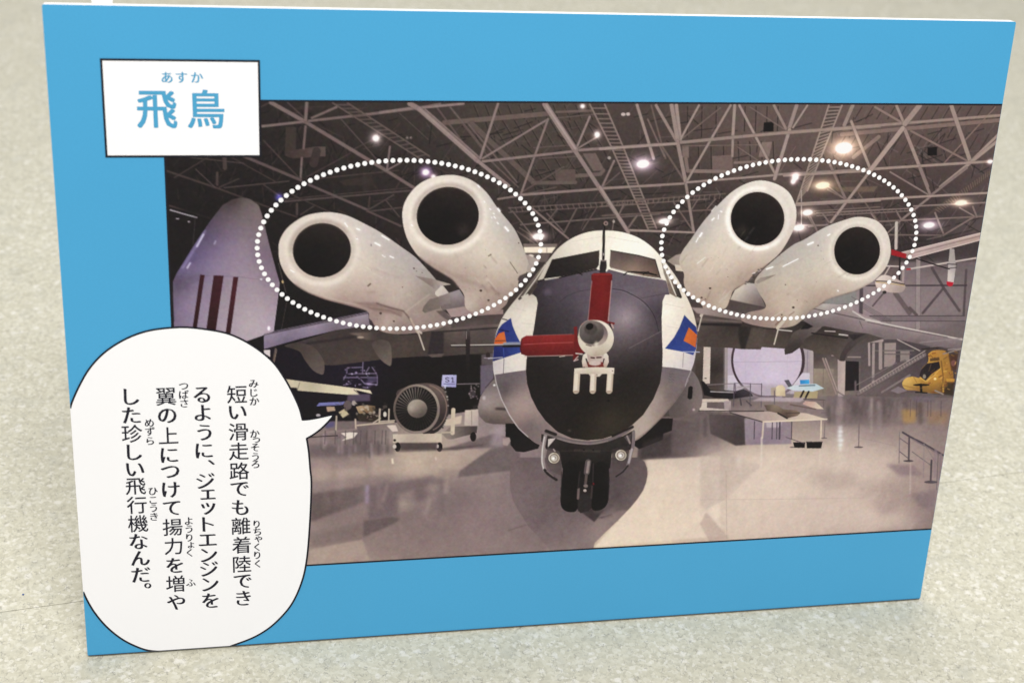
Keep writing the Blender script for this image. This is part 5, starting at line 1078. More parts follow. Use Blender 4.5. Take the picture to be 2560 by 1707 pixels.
# radome and anti-glare paint
rad = F('S', [('C', 565, 640), ('C', 620, 628), ('C', 830, 592), ('C', 1140, 522), ('C', 1240, 545), ('C', 1260, 522), ('C', 1450, 572), ('C', 1770, 622), ('C', 1825, 635), ('C', 1842, 700), ('C', 1858, 770), ('C', 1815, 772), ('C', 1790, 830), ('C', 1780, 1000), ('C', 1784, 1200), ('C', 1790, 1330), ('C', 1786, 1480), ('G', 1765, 690), ('G', 1700, 850), ('G', 1600, 1005), ('G', 1480, 1115), ('G', 1350, 1192), ('G', 1200, 1242), ('G', 1050, 1256), ('G', 900, 1235), ('G', 760, 1172), ('G', 640, 1062), ('G', 560, 950), ('G', 500, 830), ('G', 462, 700), ('G', 450, 570), ('G', 458, 430), ('C', 500, 1250), ('C', 528, 1100), ('C', 550, 950), ('C', 565, 850), ('C', 552, 795), ('C', 520, 770), ('C', 505, 770)],
        [('C', 600, 680, (60, 52, 60)), ('C', 700, 700, (84, 75, 86)), ('C', 1000, 640, (98, 88, 99)), ('C', 1400, 620, (106, 95, 106)), ('C', 1600, 680, (106, 95, 106)), ('C', 1780, 720, (116, 103, 112)), ('C', 700, 900, (70, 62, 70)), ('C', 950, 800, (92, 82, 93)), ('C', 900, 1000, (74, 65, 73)), ('C', 1340, 760, (106, 95, 107)), ('C', 1360, 900, (132, 119, 129)), ('C', 1430, 1000, (172, 156, 163)), ('C', 1560, 920, (124, 111, 121)), ('C', 1660, 900, (90, 80, 90)), ('C', 1750, 950, (74, 64, 72)), ('C', 1380, 1150, (118, 105, 112)), ('C', 1700, 1180, (86, 75, 82)), ('C', 1500, 1300, (82, 72, 76)), ('C', 1650, 1420, (58, 50, 52)), ('C', 700, 1250, (58, 50, 53)), ('C', 620, 1050, (60, 52, 56)), ('G', 600, 600, (40, 34, 34)), ('G', 1100, 800, (38, 32, 31)), ('G', 1500, 600, (46, 39, 38)), ('G', 1250, 1060, (66, 57, 48)), ('G', 1000, 1000, (44, 37, 34)), ('G', 900, 1150, (40, 34, 32)), ('G', 600, 800, (42, 36, 36)), ('G', 1650, 800, (50, 43, 41)), ('G', 1400, 850, (46, 40, 37)), ('G', 700, 1000, (44, 37, 38))], ident=1)
LN('C', [(1300, 715), (1400, 730), (1500, 775), (1590, 830), (1660, 900), (1720, 1010), (1750, 1130)], 6, (58, 50, 58), smooth=True); LN('C', [(1310, 727), (1400, 742), (1500, 788), (1580, 840), (1650, 915)], 5, (140, 126, 138), a=.5, smooth=True); LN('C', [(1080, 718), (960, 740), (850, 785), (780, 840)], 5, (62, 54, 62), a=.8); LN('C', [(600, 785), (700, 790)], 5, (60, 52, 58)); LN('C', [(1580, 806), (1840, 755)], 5, (74, 64, 74), a=.8); LN('C', [(1460, 1296), (1775, 1128)], 6, (128, 116, 120), a=.8); EL('C', 660, 745, 45, 30, (124, 112, 126), soft=6, a=.5)
marks('G', [(930, 860, 9), (1095, 862, 9), (1258, 868, 14)], (26, 21, 22)); EL('G', 875, 1160, 18, 12, (86, 76, 68), soft=3)
# cockpit glass
F('C', [(705, 426), (940, 380), (1170, 336), (1166, 480), (1140, 516), (830, 588), (622, 614)], [(750, 470, (44, 38, 38)), (1100, 400, (70, 62, 58)), (900, 540, (46, 40, 40)), (1100, 480, (56, 49, 46)), (660, 600, (38, 32, 33))], ident=1)
F('C', [(1280, 338), (1550, 385), (1718, 428), (1768, 608), (1600, 590), (1282, 512), (1268, 490)], [(1320, 400, (104, 88, 85)), (1500, 430, (118, 99, 93)), (1680, 460, (90, 75, 72)), (1500, 520, (158, 134, 118)), (1680, 540, (132, 108, 97)), (1330, 490, (126, 108, 101)), (1720, 590, (98, 80, 73)), (1450, 400, (96, 81, 78))], ident=1)
LN('C', [(1280, 338), (1550, 385), (1716, 428), (1768, 606)], 8, (50, 43, 44)); LN('C', [(1290, 512), (1600, 592), (1790, 622)], 9, (206, 192, 180), soft=.8); LN('C', [(640, 626), (830, 592), (1145, 522)], 9, (186, 174, 166), soft=.8); LN('C', [(560, 640), (625, 622)], 14, (44, 38, 40))
LN('C', [(780, 604), (940, 566), (1140, 524)], 12, (34, 28, 30)); LN('C', [(940, 545), (1000, 575)], 9, (34, 28, 30)); LN('C', [(1410, 575), (1450, 545), (1640, 552), (1730, 580)], 11, (34, 28, 30)); LN('C', [(1480, 550), (1730, 578)], 8, (34, 28, 30)); LN('C', [(1600, 570), (1650, 548)], 12, (28, 23, 25)); LN('C', [(1440, 552), (1590, 585)], 7, (190, 176, 160))
F('C', [(652, 448), (640, 490), (560, 640), (470, 770), (385, 825), (370, 812), (470, 668), (575, 540)], [(600, 520, (140, 128, 116)), (450, 740, (112, 100, 92)), (520, 660, (96, 86, 82)), (390, 810, (76, 66, 64))], ident=1); LN('C', [(640, 480), (560, 600), (430, 780)], 10, (214, 202, 186), soft=.8)
F('C', [(555, 640), (560, 690), (500, 770), (440, 800), (470, 745)], (76, 66, 62), soft=1); F('C', [(400, 790), (470, 760), (480, 780), (430, 830)], (206, 194, 178), soft=1)
F('C', [(1775, 438), (1830, 500), (1900, 630), (1975, 790), (1965, 806), (1930, 790), (1880, 770), (1830, 640), (1800, 560)], [(1800, 500, (150, 136, 126)), (1860, 640, (150, 134, 120)), (1940, 770, (66, 58, 56)), (1880, 700, (110, 98, 90))], ident=1); LN('C', [(1790, 450), (1850, 600), (1920, 780)], 12, (232, 220, 204), soft=.8); F('C', [(1830, 640), (1870, 690), (1930, 800), (1880, 770), (1855, 760)], (128, 112, 100), soft=1); LN('C', [(1925, 680), (1970, 795)], 18, (66, 58, 56))
for q in ([(420, 1050), (520, 1060)], [(1820, 860), (1990, 900)], [(1840, 1080), (1960, 1100)], [(900, 250), (1180, 205)], [(1260, 205), (1560, 260)], [(330, 900), (450, 930)]):
    LN('C', q, 4, (176, 164, 150), a=.45, clipm=body)
for k_ in range(60):
    EL('C', rng.uniform(560, 1780), rng.uniform(620, 1400), rng.uniform(2, 5), rng.uniform(2, 4), [(130, 118, 126), (40, 34, 38)][rng.integers(2)], a=.35, clipm=rad)
# test boom, red covers, air-data vanes
LN('C', [(1214, 90), (1212, 250), (1208, 420)], 26, (36, 31, 33), ident=1); LN('C', [(1206, 100), (1202, 400)], 6, (110, 100, 100), a=.7); EL('C', 1233, 73, 22, 22, (150, 124, 122)); EL('C', 1233, 73, 10, 10, (64, 50, 52)); LN('C', [(1310, 40), (1298, 135)], 12, (120, 106, 104)); EL('C', 1310, 55, 12, 14, (176, 162, 158), soft=1)
F('C', [(1180, 442), (1240, 442), (1242, 500), (1228, 556), (1172, 556), (1172, 500)], [(1190, 500, (40, 34, 36)), (1230, 500, (66, 58, 60))], ident=1); LN('C', [(1185, 436), (1235, 436)], 10, (120, 108, 106)); EL('C', 1211, 375, 8, 14, (160, 150, 148), soft=1)
F('C', [(1092, 575), (1120, 558), (1270, 558), (1296, 575), (1296, 620), (1284, 640), (1282, 740), (1264, 920), (1250, 1025), (1062, 1025), (1072, 900), (1086, 720), (1100, 640), (1090, 620)], [(1110, 620, (122, 30, 32)), (1200, 620, (140, 38, 38)), (1280, 620, (112, 28, 30)), (1100, 850, (106, 24, 28)), (1180, 850, (138, 36, 38)), (1240, 850, (124, 32, 34)), (1150, 1000, (126, 34, 36)), (1235, 1000, (110, 28, 30))], ident=1)
LN('C', [(1290, 640), (1265, 930), (1258, 1030)], 10, (190, 150, 146), a=.8); LN('C', [(1095, 640), (1070, 900), (1058, 1015)], 8, (176, 130, 128), a=.7); LN('C', [(1105, 572), (1280, 572)], 8, (164, 62, 60), a=.8)
F('C', [(990, 1060), (1030, 1035), (1180, 1015), (1320, 1045), (1315, 1065), (1180, 1040), (1000, 1080)], (124, 38, 38), ident=1); LN('C', [(1290, 1060), (1305, 1095)], 14, (190, 160, 152)); LN('C', [(1270, 1050), (1290, 1130)], 16, (60, 40, 40))
LN('C', [(-280, 1275), (0, 1270), (400, 1262)], 22, (64, 56, 58)); LN('C', [(-280, 1266), (0, 1262), (260, 1258)], 9, (206, 196, 188), soft=.8); LN('C', [(240, 1252), (395, 1248)], 30, (146, 150, 170), soft=1.5); LN('C', [(230, 1275), (400, 1272)], 24, (36, 32, 40))
F('F', [(1975, 180), (2000, 165), (2020, 180), (2022, 270), (2015, 480), (2008, 690), (1985, 690), (1980, 480), (1975, 270)], [(1995, 200, (84, 74, 74)), (1995, 280, (50, 43, 44)), (1995, 600, (36, 30, 32))], ident=1); LN('F', [(1985, 190), (1982, 260)], 6, (150, 138, 136), a=.8)
F('C', [(420, 1188), (450, 1175), (700, 1165), (935, 1158), (935, 1372), (700, 1368), (450, 1368), (405, 1350), (392, 1310), (398, 1220)], [(450, 1210, (146, 42, 44)), (450, 1330, (104, 28, 30)), (700, 1200, (148, 46, 46)), (700, 1260, (138, 38, 40)), (700, 1340, (112, 30, 32)), (900, 1220, (140, 44, 44)), (900, 1340, (106, 30, 32))], ident=1)
LN('C', [(430, 1258), (640, 1246), (910, 1238)], 7, (186, 96, 94), a=.8, soft=.8); LN('C', [(440, 1374), (780, 1366), (910, 1362)], 9, (186, 160, 152), a=.8); LN('C', [(780, 1378), (830, 1370)], 8, (200, 180, 170)); LN('C', [(450, 1172), (900, 1158)], 6, (176, 100, 98), a=.8); LN('C', [(410, 1200), (398, 1300), (410, 1350)], 10, (86, 22, 26), a=.8)
F('C', [(918, 1085), (952, 1082), (955, 1180), (970, 1350), (950, 1420), (908, 1412), (920, 1300), (925, 1180)], [(935, 1120, (124, 36, 38)), (935, 1380, (110, 30, 32))], ident=1); F('C', [(950, 1180), (1010, 1200), (1020, 1340), (960, 1350)], (120, 34, 36)); LN('C', [(940, 1345), (1000, 1352)], 12, (206, 190, 178)); LN('C', [(960, 1375), (920, 1420), (960, 1405)], 10, (196, 176, 168))
# nose ball
F('C', [(1010, 1360), (1040, 1340), (1240, 1340), (1258, 1370), (1262, 1430), (1240, 1480), (1005, 1480), (998, 1420)], [(1020, 1420, (222, 208, 188)), (1130, 1420, (214, 192, 180)), (1240, 1420, (216, 202, 184)), (1130, 1470, (150, 90, 84))], ident=1)
F('C', [(1045, 1340), (1215, 1350), (1195, 1440), (1180, 1460), (1080, 1460), (1060, 1420)], [(1100, 1400, (186, 160, 150)), (1150, 1440, (206, 184, 174))]); LN('C', [(1088, 1386), (1120, 1390)], 13, (70, 40, 40)); LN('C', [(1145, 1386), (1185, 1384)], 13, (70, 40, 40)); LN('C', [(1040, 1400), (1065, 1470)], 14, (70, 58, 58)); LN('C', [(1215, 1400), (1200, 1460)], 12, (70, 58, 58))
EL('C', 1135, 1196, 176, 177, [(1000, 1250, (226, 212, 186)), (1100, 1340, (212, 196, 172)), (1280, 1200, (224, 210, 188)), (1250, 1100, (232, 220, 200)), (1200, 1300, (204, 186, 162)), (1130, 1360, (168, 150, 132)), (980, 1180, (206, 190, 166))], ident=1)
EL('C', 1112, 1150, 142, 122, [(1220, 1180, (150, 130, 128)), (1240, 1130, (118, 104, 104)), (1200, 1230, (186, 168, 156)), (1000, 1150, (84, 75, 74))], rot=15, soft=1); EL('C', 1094, 1138, 120, 115, [(1010, 1150, (104, 95, 94)), (1050, 1200, (92, 84, 83)), (1180, 1150, (84, 75, 73)), (1120, 1060, (128, 118, 112)), (1100, 1240, (70, 62, 61)), (1080, 1140, (98, 89, 88))], ident=1)
EL('C', 1085, 1108, 62, 60, (82, 73, 71), soft=2); EL('C', 1074, 1081, 38, 32, (26, 21, 23), rot=-20, ident=1); ARC('C', 1094, 1138, 124, 119, 170, 300, 7, (190, 178, 164), a=.8); LN('C', [(1040, 1262), (1090, 1275)], 7, (90, 78, 72)); EL('C', 1140, 1255, 20, 26, (244, 232, 210), soft=3, a=.7)
F('G', [(1050, 490), (1205, 490), (1212, 535), (1160, 545), (1060, 540)], (122, 52, 48)); EL('G', 1125, 500, 60, 24, (206, 182, 172), soft=1); F('G', [(1060, 600), (1200, 600), (1170, 632), (1085, 632)], (214, 200, 182)); EL('G', 1120, 615, 30, 10, (80, 66, 60))
for x, x2 in ((952, 942), (1112, 1105), (1278, 1266)):
    LN('G', [(x, 590), (x2, 770)], 60, (200, 180, 158), ident=1); LN('G', [(x - 6, 590), (x2 - 6, 768)], 34, (226, 210, 186)); EL('G', x2, 778, 28, 9, (176, 150, 132))
F('G', [(925, 552), (1000, 545), (1130, 538), (1200, 540), (1316, 546), (1314, 604), (1120, 606), (926, 604)], [(960, 560, (232, 218, 196)), (1120, 570, (226, 210, 188)), (1290, 570, (228, 212, 190)), (1120, 604, (188, 168, 146)), (1000, 600, (196, 178, 156))], ident=1); EL('G', 1298, 574, 6, 6, (110, 92, 80))
# ---- nose gear
F('J', [(985, 1090), (1120, 1192), (1215, 1075), (1100, 1040)], (74, 63, 66), soft=2); F('J', [(1100, 1080), (1240, 1020), (1290, 900), (1300, 1040), (1200, 1120)], (96, 83, 86), soft=6, a=.7)
F('J', [(600, 330), (760, 370), (1080, 430), (1400, 350), (1510, 290), (1520, 400), (1500, 480), (1290, 520), (1275, 660), (1180, 760), (880, 760), (806, 660), (780, 520), (650, 480), (600, 400)],
  [(700, 420, (54, 47, 48)), (900, 470, (44, 38, 38)), (1080, 500, (56, 50, 48)), (1350, 430, (54, 48, 48)), (900, 700, (28, 23, 25)), (1200, 700, (28, 23, 25))], ident=1)
F('J', [(950, 600), (1110, 600), (1110, 1040), (1060, 1085), (985, 1105), (950, 1060)], [(1000, 700, (30, 25, 27)), (1030, 850, (38, 32, 34)), (1020, 1000, (62, 54, 56)), (1060, 1070, (54, 46, 48))], ident=1)
F('J', [(822, 640), (880, 600), (945, 640), (958, 760), (958, 1000), (950, 1070), (915, 1094), (850, 1088), (805, 1055), (788, 990), (792, 860), (805, 740)], [(830, 720, (30, 25, 27)), (870, 850, (20, 16, 18)), (860, 1030, (22, 18, 20)), (800, 950, (34, 29, 31)), (940, 1000, (30, 25, 27))], smooth=True, ident=1)
F('J', [(1105, 650), (1180, 600), (1250, 640), (1268, 760), (1262, 920), (1248, 1010), (1205, 1062), (1140, 1082), (1098, 1060), (1092, 950), (1095, 800)], [(1130, 720, (26, 21, 23)), (1180, 900, (21, 17, 19)), (1250, 800, (36, 31, 33)), (1150, 1050, (30, 25, 27))], smooth=True, ident=1)
LN('J', [(648, 312), (760, 362), (900, 402), (1080, 418), (1250, 388), (1400, 325), (1492, 262)], 36, (116, 104, 106), smooth=True, ident=1); LN('J', [(760, 374), (900, 412), (1080, 428), (1250, 398)], 12, (150, 136, 134), smooth=True, a=.7); LN('J', [(648, 300), (740, 335)], 30, (50, 43, 44)); LN('J', [(1300, 350), (1495, 262)], 22, (44, 38, 38))
F('J', [(668, 380), (742, 370), (700, 420), (664, 462)], (206, 192, 184), ident=1); F('J', [(1410, 360), (1480, 330), (1470, 440)], (86, 76, 78)); LN('J', [(1440, 350), (1470, 420)], 16, (150, 134, 130))
F('J', [(660, 460), (780, 500), (800, 660), (800, 740), (690, 690), (640, 600)], [(700, 650, (100, 87, 88)), (760, 600, (80, 69, 70))], soft=1, a=.8); F('J', [(1290, 480), (1470, 440), (1440, 640), (1300, 740)], [(1350, 650, (96, 83, 84)), (1420, 500, (60, 51, 52))], soft=1, a=.8)
LN('J', [(640, 350), (620, 470), (615, 590), (632, 680)], 34, (150, 137, 136), smooth=True, ident=1); LN('J', [(632, 360), (612, 480), (608, 600), (626, 680)], 12, (206, 196, 194), smooth=True); LN('J', [(632, 680), (670, 725), (750, 780)], 24, (52, 45, 46), smooth=True, ident=1); LN('J', [(655, 690), (720, 745)], 8, (128, 115, 112))
LN('J', [(1505, 310), (1500, 440), (1470, 560), (1450, 630)], 30, (124, 112, 114), smooth=True, ident=1); LN('J', [(1488, 480), (1458, 610)], 20, (176, 164, 168), soft=1); LN('J', [(1450, 640), (1400, 700), (1335, 745)], 16, (52, 45, 46), smooth=True)
for x, y in ((725, 566), (1381, 538)):
    EL('J', x, y, 60, 58, (70, 62, 60), ident=1); EL('J', x, y, 55, 53, (190, 174, 154)); EL('J', x, y, 44, 43, (140, 126, 116)); EL('J', x, y, 32, 30, (210, 196, 184), soft=1); EL('J', x + 2, y - 2, 20, 18, (150, 136, 130), soft=1); EL('J', x - 6, y + 2, 15, 14, (255, 250, 248), soft=1.5); ARC('J', x, y, 48, 46, 120, 260, 8, (236, 224, 206), a=.8)
LN('J', [(1060, 605), (1046, 705)], 56, (96, 84, 86)); LN('J', [(1064, 605), (1050, 705)], 24, (150, 134, 132)); LN('J', [(1042, 735), (1034, 810)], 26, (96, 84, 82)); EL('J', 1036, 838, 22, 18, (128, 114, 110)); EL('J', 1028, 884, 16, 14, (190, 176, 170), soft=1); LN('J', [(966, 870), (960, 960)], 24, (116, 100, 100)); LN('J', [(1098, 840), (1090, 960)], 18, (70, 60, 62)); EL('J', 1112, 818, 9, 12, (110, 26, 36)); LN('J', [(1110, 620), (1105, 800)], 10, (64, 55, 57)); LN('J', [(980, 700), (960, 860)], 12, (58, 50, 52)); F('J', [(990, 930), (1060, 930), (1080, 1060), (960, 1090)], (54, 47, 49), soft=2)
LN('J', [(800, 495), (1330, 495)], 12, (60, 52, 52), a=.8); LN('J', [(930, 490), (1170, 500)], 24, (66, 58, 56), soft=1); EL('J', 1018, 486, 9, 8, (28, 22, 24)); EL('J', 1110, 486, 9, 8, (28, 22, 24)); LN('J', [(720, 480), (735, 500)], 12, (170, 156, 154), soft=1); LN('J', [(800, 700), (796, 960)], 8, (58, 50, 52), a=.7); LN('J', [(1262, 720), (1256, 980)], 8, (50, 44, 46), a=.7)

CV += (blur(rng.normal(0, 1, (NY, NX, 1)), 6.0) * 24 + blur(rng.normal(0, 1, (NY, NX, 1)), 2.5) * 9) * (ID == 2)[..., None]
# ------------------------------------------------------------------ the print becomes geometry with its own inks
LUM = CV @ np.array([.3, .55, .15])
CV += (LUM - 122)[..., None] * .10                                   # the print's own contrast
CV -= (9 * np.clip(1 - LUM / 90, 0, 1))[..., None]
pale = np.clip((LUM - 130) / 60, 0, 1) * (ID == 1) * .28              # the aircraft's white paint is a cool white
CV = CV * (1 - pale[..., None]) + (CV @ np.array([.3, .55, .15]))[..., None] * pale[..., None]
CV += blur(rng.normal(0, 1, (NY, NX, 1)), 1.0) * 6.5 + blur(rng.normal(0, 1, (NY, NX, 3)), 1.8) * 8.0
CV = np.clip(CV, 3, 254)
inks = lin(255 * (CV / 255) ** 1.05) * INK * .95

NAMES = {0: 'printed_hangar_roof', 1: 'printed_aircraft', 2: 'printed_hangar_floor', 3: 'printed_tail_fin',
         4: 'printed_jet_engine', 5: 'printed_helicopter', 6: 'printed_table', 7: 'printed_rotor_wing',
         8: 'printed_blade', 9: 'printed_disc', 10: 'printed_dark_helicopter', 11: 'printed_small_aircraft', 12: 'printed_crate', 14: 'printed_crate', 13: 'printed_engine_core'}


def grid_piece(name, sel, parent):
    ys, xs = np.where(sel[:-1, :-1])
    used = np.zeros((NY, NX), bool)
    for dy in (0, 1):
        for dx in (0, 1):
            used[ys + dy, xs + dx] = True
    idx = np.full((NY, NX), -1)
    vy, vx = np.where(used)
    idx[vy, vx] = np.arange(len(vy))
    co = np.c_[PX0 + vx * DX, PY1 - vy * DY, np.full(len(vx), Z_PHOTO)].astype(np.float32)
    quads = np.c_[idx[ys, xs], idx[ys + 1, xs], idx[ys + 1, xs + 1], idx[ys, xs + 1]].astype(np.int32)
    me = bpy.data.meshes.new(name)
    me.vertices.add(len(co)); me.vertices.foreach_set('co', co.ravel())
    me.loops.add(quads.size); me.loops.foreach_set('vertex_index', quads.ravel())
    me.polygons.add(len(quads))
    me.polygons.foreach_set('loop_start', np.arange(0, quads.size, 4, dtype=np.int32))
    me.polygons.foreach_set('loop_total', np.full(len(quads), 4, np.int32))
    me.update(calc_edges=True)
    at = me.color_attributes.new('ink', 'FLOAT_COLOR', 'POINT')
    at.data.foreach_set('color', np.c_[inks[vy, vx], np.ones(len(vx))].astype(np.float32).ravel())
    return link(name, me, M_PHOTO, parent)


for i in NAMES:
    if i and (ID == i).sum() < 60:
        ID[ID == i] = 0
photo = grid_piece('printed_photograph', ID == 0, panel)
photo['label'] = 'printed photograph of a white jet aircraft nose-on in a dim hangar'
for i in sorted(NAMES):
    if i and (ID == i).any():
        grid_piece(NAMES[i], ID == i, photo)

# black keylines round the photograph
lw = .0011
strip('border_line', [(0.115, PY1 + lw / 2), (W - .0002, PY1 + lw / 2)], lw, Z_LINE, M_BLACK, panel)
strip('border_line', [(PX0 - lw / 2, 0.345), (PX0 - lw / 2, 0.18)], lw, Z_LINE, M_BLACK, panel)
strip('border_line', [(0.13, PY0 - lw / 2), (W - .0002, PY0 - lw / 2)], lw, Z_LINE, M_BLACK, panel)

# thin dark strip on the lower edge: the board's contact shadow, painted in
M_CONTACT_SHADOW = print_mat('contact_shadow_strip', (74, 78, 84), .7, .25)
strip('contact_shadow_strip', [(0.0006, .00028), (W - .0006, .00028)], .00055, Z_SHEET + .00008, M_CONTACT_SHADOW, panel, clip=False)

# ------------------------------------------------------------------ dotted rings round the engines
RINGS = [
    ([(1089.6, 406), (985.9, 402), (864.7, 419), (764.9, 455.3), (694, 506.2), (655.6, 563.4), (644.9, 612.6), (647.3, 645.8),
      (665.7, 691.7), (711.6, 741.5), (767.8, 777.2), (831.5, 800.2), (964.2, 820), (1046, 818), (1129.3, 803.5), (1207.1, 775.9),
      (1278.6, 733.3), (1324.5, 686.1), (1341, 657.3), (1352, 610), (1350, 578.2), (1332, 534), (1289.6, 486), (1203.2, 436.2), (1124, 412)], 106),
    ([(1654.8, 614.4), (1659.2, 582.8), (1677.8, 537.4), (1711, 498.6), (1735.3, 476.4), (1808.3, 436.2), (1887.2, 412), (1964.7, 400),
      (2027.2, 399), (2116.6, 413), (2173.2, 431.7), (2199.3, 444.7), (2244.4, 478.7), (2271.7, 511.3), (2287.8, 551.4), (2289, 596.5),
      (2274.3, 641.4), (2235.5, 693), (2171.7, 739.6), (2099, 771.3), (2025, 789.4), (1965, 796.3), (1935.5, 796.3), (1860.2, 789.4),
      (1788.8, 771.6), (1737.2, 747.1), (1692.3, 710.4), (1667.6, 673.9)], 106)]
bm = bmesh.new()
bmesh.ops.create_circle(bm, cap_ends=True, segments=14, radius=.00150)
dot_me = bpy.data.meshes.new('dot')
bm.to_mesh(dot_me); bm.free()
dot_me.materials.append(M_DOT)
for pts, n in RINGS:
    q = PP('S', pts)
    # general ellipse through the traced dots
    cx, cy = q.mean(0)
    X, Y = (q[:, 0] - cx) / .1, (q[:, 1] - cy) / .1
    D = np.c_[X * X, X * Y, Y * Y, X, Y]
    a, b, c, d, e = np.linalg.lstsq(D, np.ones(len(X)), rcond=None)[0]
    ctr = np.linalg.solve([[2 * a, b], [b, 2 * c]], [-d, -e])
    Mq = np.array([[a, b / 2], [b / 2, c]])
    k = 1 + ctr @ Mq @ ctr
    ev, U = np.linalg.eigh(Mq / k)
    t = np.linspace(0, 2 * np.pi, 2000)
    E_ = (U @ np.vstack([np.cos(t) / math.sqrt(ev[0]), np.sin(t) / math.sqrt(ev[1])])).T + ctr
    E_ = E_ * .1 + (cx, cy)
    L_ = np.r_[0, np.cumsum(np.linalg.norm(np.diff(E_, axis=0), axis=1))]
    for i in range(n):
        s = L_[-1] * i / n
        link('dot', dot_me, None, photo, (np.interp(s, L_, E_[:, 0]), np.interp(s, L_, E_[:, 1]), Z_DOT))

# ------------------------------------------------------------------ title box
tb = PP('1', [(858, 510), (2168, 526), (2172, 1302), (905, 1304)])
tx0, tx1 = (tb[0, 0] + tb[3, 0]) / 2, (tb[1, 0] + tb[2, 0]) / 2
ty1, ty0 = (tb[0, 1] + tb[1, 1]) / 2, (tb[2, 1] + tb[3, 1]) / 2
title = flat('title_box', [(tx0, ty0), (tx1, ty0), (tx1, ty1), (tx0, ty1)], Z_SHEET, M_WHITE, panel)
ow = .0013
flat('outline', [(tx0 - ow, ty0 - ow), (tx1 + ow, ty0 - ow), (tx1 + ow, ty1 + ow), (tx0 - ow, ty1 + ow)], Z_OUT, M_BLACK, title)

# ------------------------------------------------------------------ speech bubble
b1 = PP('p', [(95, 740), (100, 690), (150, 575), (230, 430), (330, 310), (450, 215), (600, 135), (760, 85), (950, 62), (1100, 62),
              (1300, 88), (1430, 120), (1560, 180), (1690, 265), (1800, 365), (1890, 495), (1960, 625), (2010, 740), (2035, 835)])
b2 = PP('p', [(2035, 835), (2100, 829), (2190, 812), (2300, 787)])
b3 = PP('p', [(2300, 787), (2265, 835), (2190, 910), (2120, 962), (2070, 990)])
b4 = np.r_[PP('p', [(2070, 990), (2087, 1100), (2100, 1250)]),
           PP('q', [(2109, 0), (2107, 150), (2097, 350), (2082, 560), (2063, 710), (2035, 830), (1985, 960), (1920, 1070), (1820, 1180),
                    (1720, 1260), (1600, 1325), (1430, 1388)])]
b5 = PP('q', [(835, 1432), (760, 1426), (680, 1406), (560, 1352), (460, 1285), (370, 1203), (290, 1105), (235, 1015), (197, 930)])
b1[0, 0] = b5[-1, 0] = .00002
segs = [catmull(b, False, 8) for b in (b1, b2, b3, b4)]
low = catmull(b5, False, 8)
full = np.r_[segs[0], segs[1][1:], segs[2][1:], segs[3][1:]]
full = np.c_[np.clip(full[:, 0], .00002, None), np.clip(full[:, 1], .00002, None)]
low = np.c_[np.clip(low[:, 0], .00002, None), np.clip(low[:, 1], .00002, None)]
outline_poly = np.r_[full, low]
bubble = flat('speech_bubble', outline_poly.tolist(), Z_SHEET, M_WHITE, panel)
strip('outline', full, .0012, Z_SHEET + .00004, M_BLACK, bubble)
strip('outline', low, .0012, Z_SHEET + .00004, M_BLACK, bubble)

# ------------------------------------------------------------------ lettering
GLYPH = {}
LETTER_DEPS = None


def glyph(ch, brush):
    key = (ch, brush)
    if key in GLYPH:
        return GLYPH[key]
    c = bpy.data.curves.new('letter', 'FONT')
    c.body = ch
    c.size = 1
    c.resolution_u = 3
    c.offset = -0.009 if brush is True else 0.0
    o = bpy.data.objects.new('letter', c)
    COL.objects.link(o)
    dg = bpy.context.evaluated_depsgraph_get()
    me = bpy.data.meshes.new_from_object(o.evaluated_get(dg))
    bpy.data.objects.remove(o)
    v = np.array([tuple(x.co) for x in me.vertices])
    f = [tuple(p.vertices) for p in me.polygons]
    bpy.data.meshes.remove(me)
    ctr = (v[:, :2].min(0) + v[:, :2].max(0)) / 2
    ext = v[:, :2].max(0) - v[:, :2].min(0)
    v[:, :2] -= ctr
    nib = {True: ((-.033, .010), (-.011, .003), (.011, -.003), (.033, -.010)),     # a broad nib: upright strokes thicker than level ones
           'bold': ((-.017, -.012), (.017, -.012), (0, 0), (-.017, .012), (.017, .012)),
           'medium': ((-.008, -.005), (.008, -.005), (-.008, .005), (.008, .005))}.get(brush)
    if nib:
        vs, fs = [], []
        for i, (dx, dy) in enumerate(nib):
            fs += [tuple(j + len(v) * i for j in q) for q in f]
            w = v.copy(); w[:, 0] += dx; w[:, 1] += dy; w[:, 2] = i * .0004
            vs.append(w)
        v, f = np.vstack(vs), fs
    GLYPH[key] = (v, f, ext)
    return GLYPH[key]


MESHES = {}


def letter(ch, tile, x, y, size, mat, parent, brush=None, fit=None):
    kana = '\u3040' <= ch <= '\u30ff' or ch in '、。'
    if brush is None:
        brush = True if kana else 'medium'
    v, f, ext = glyph(ch, brush)
    key = (ch, size, brush, fit, mat.name)
    if key not in MESHES:
        s = size
        if fit:
            sx, sy = fit[0] / ext[0], fit[1] / ext[1]
        else:
            sx = sy = s
        me = bpy.data.meshes.new('character')
        me.from_pydata(np.c_[v[:, 0] * sx, v[:, 1] * sy, v[:, 2] * .05].tolist(), [], f)
        me.materials.append(mat)
        MESHES[key] = me
    q = PP(tile, [(x, y)])[0]
    return link('character', MESHES[key], None, parent, (q[0], q[1], Z_TXT))


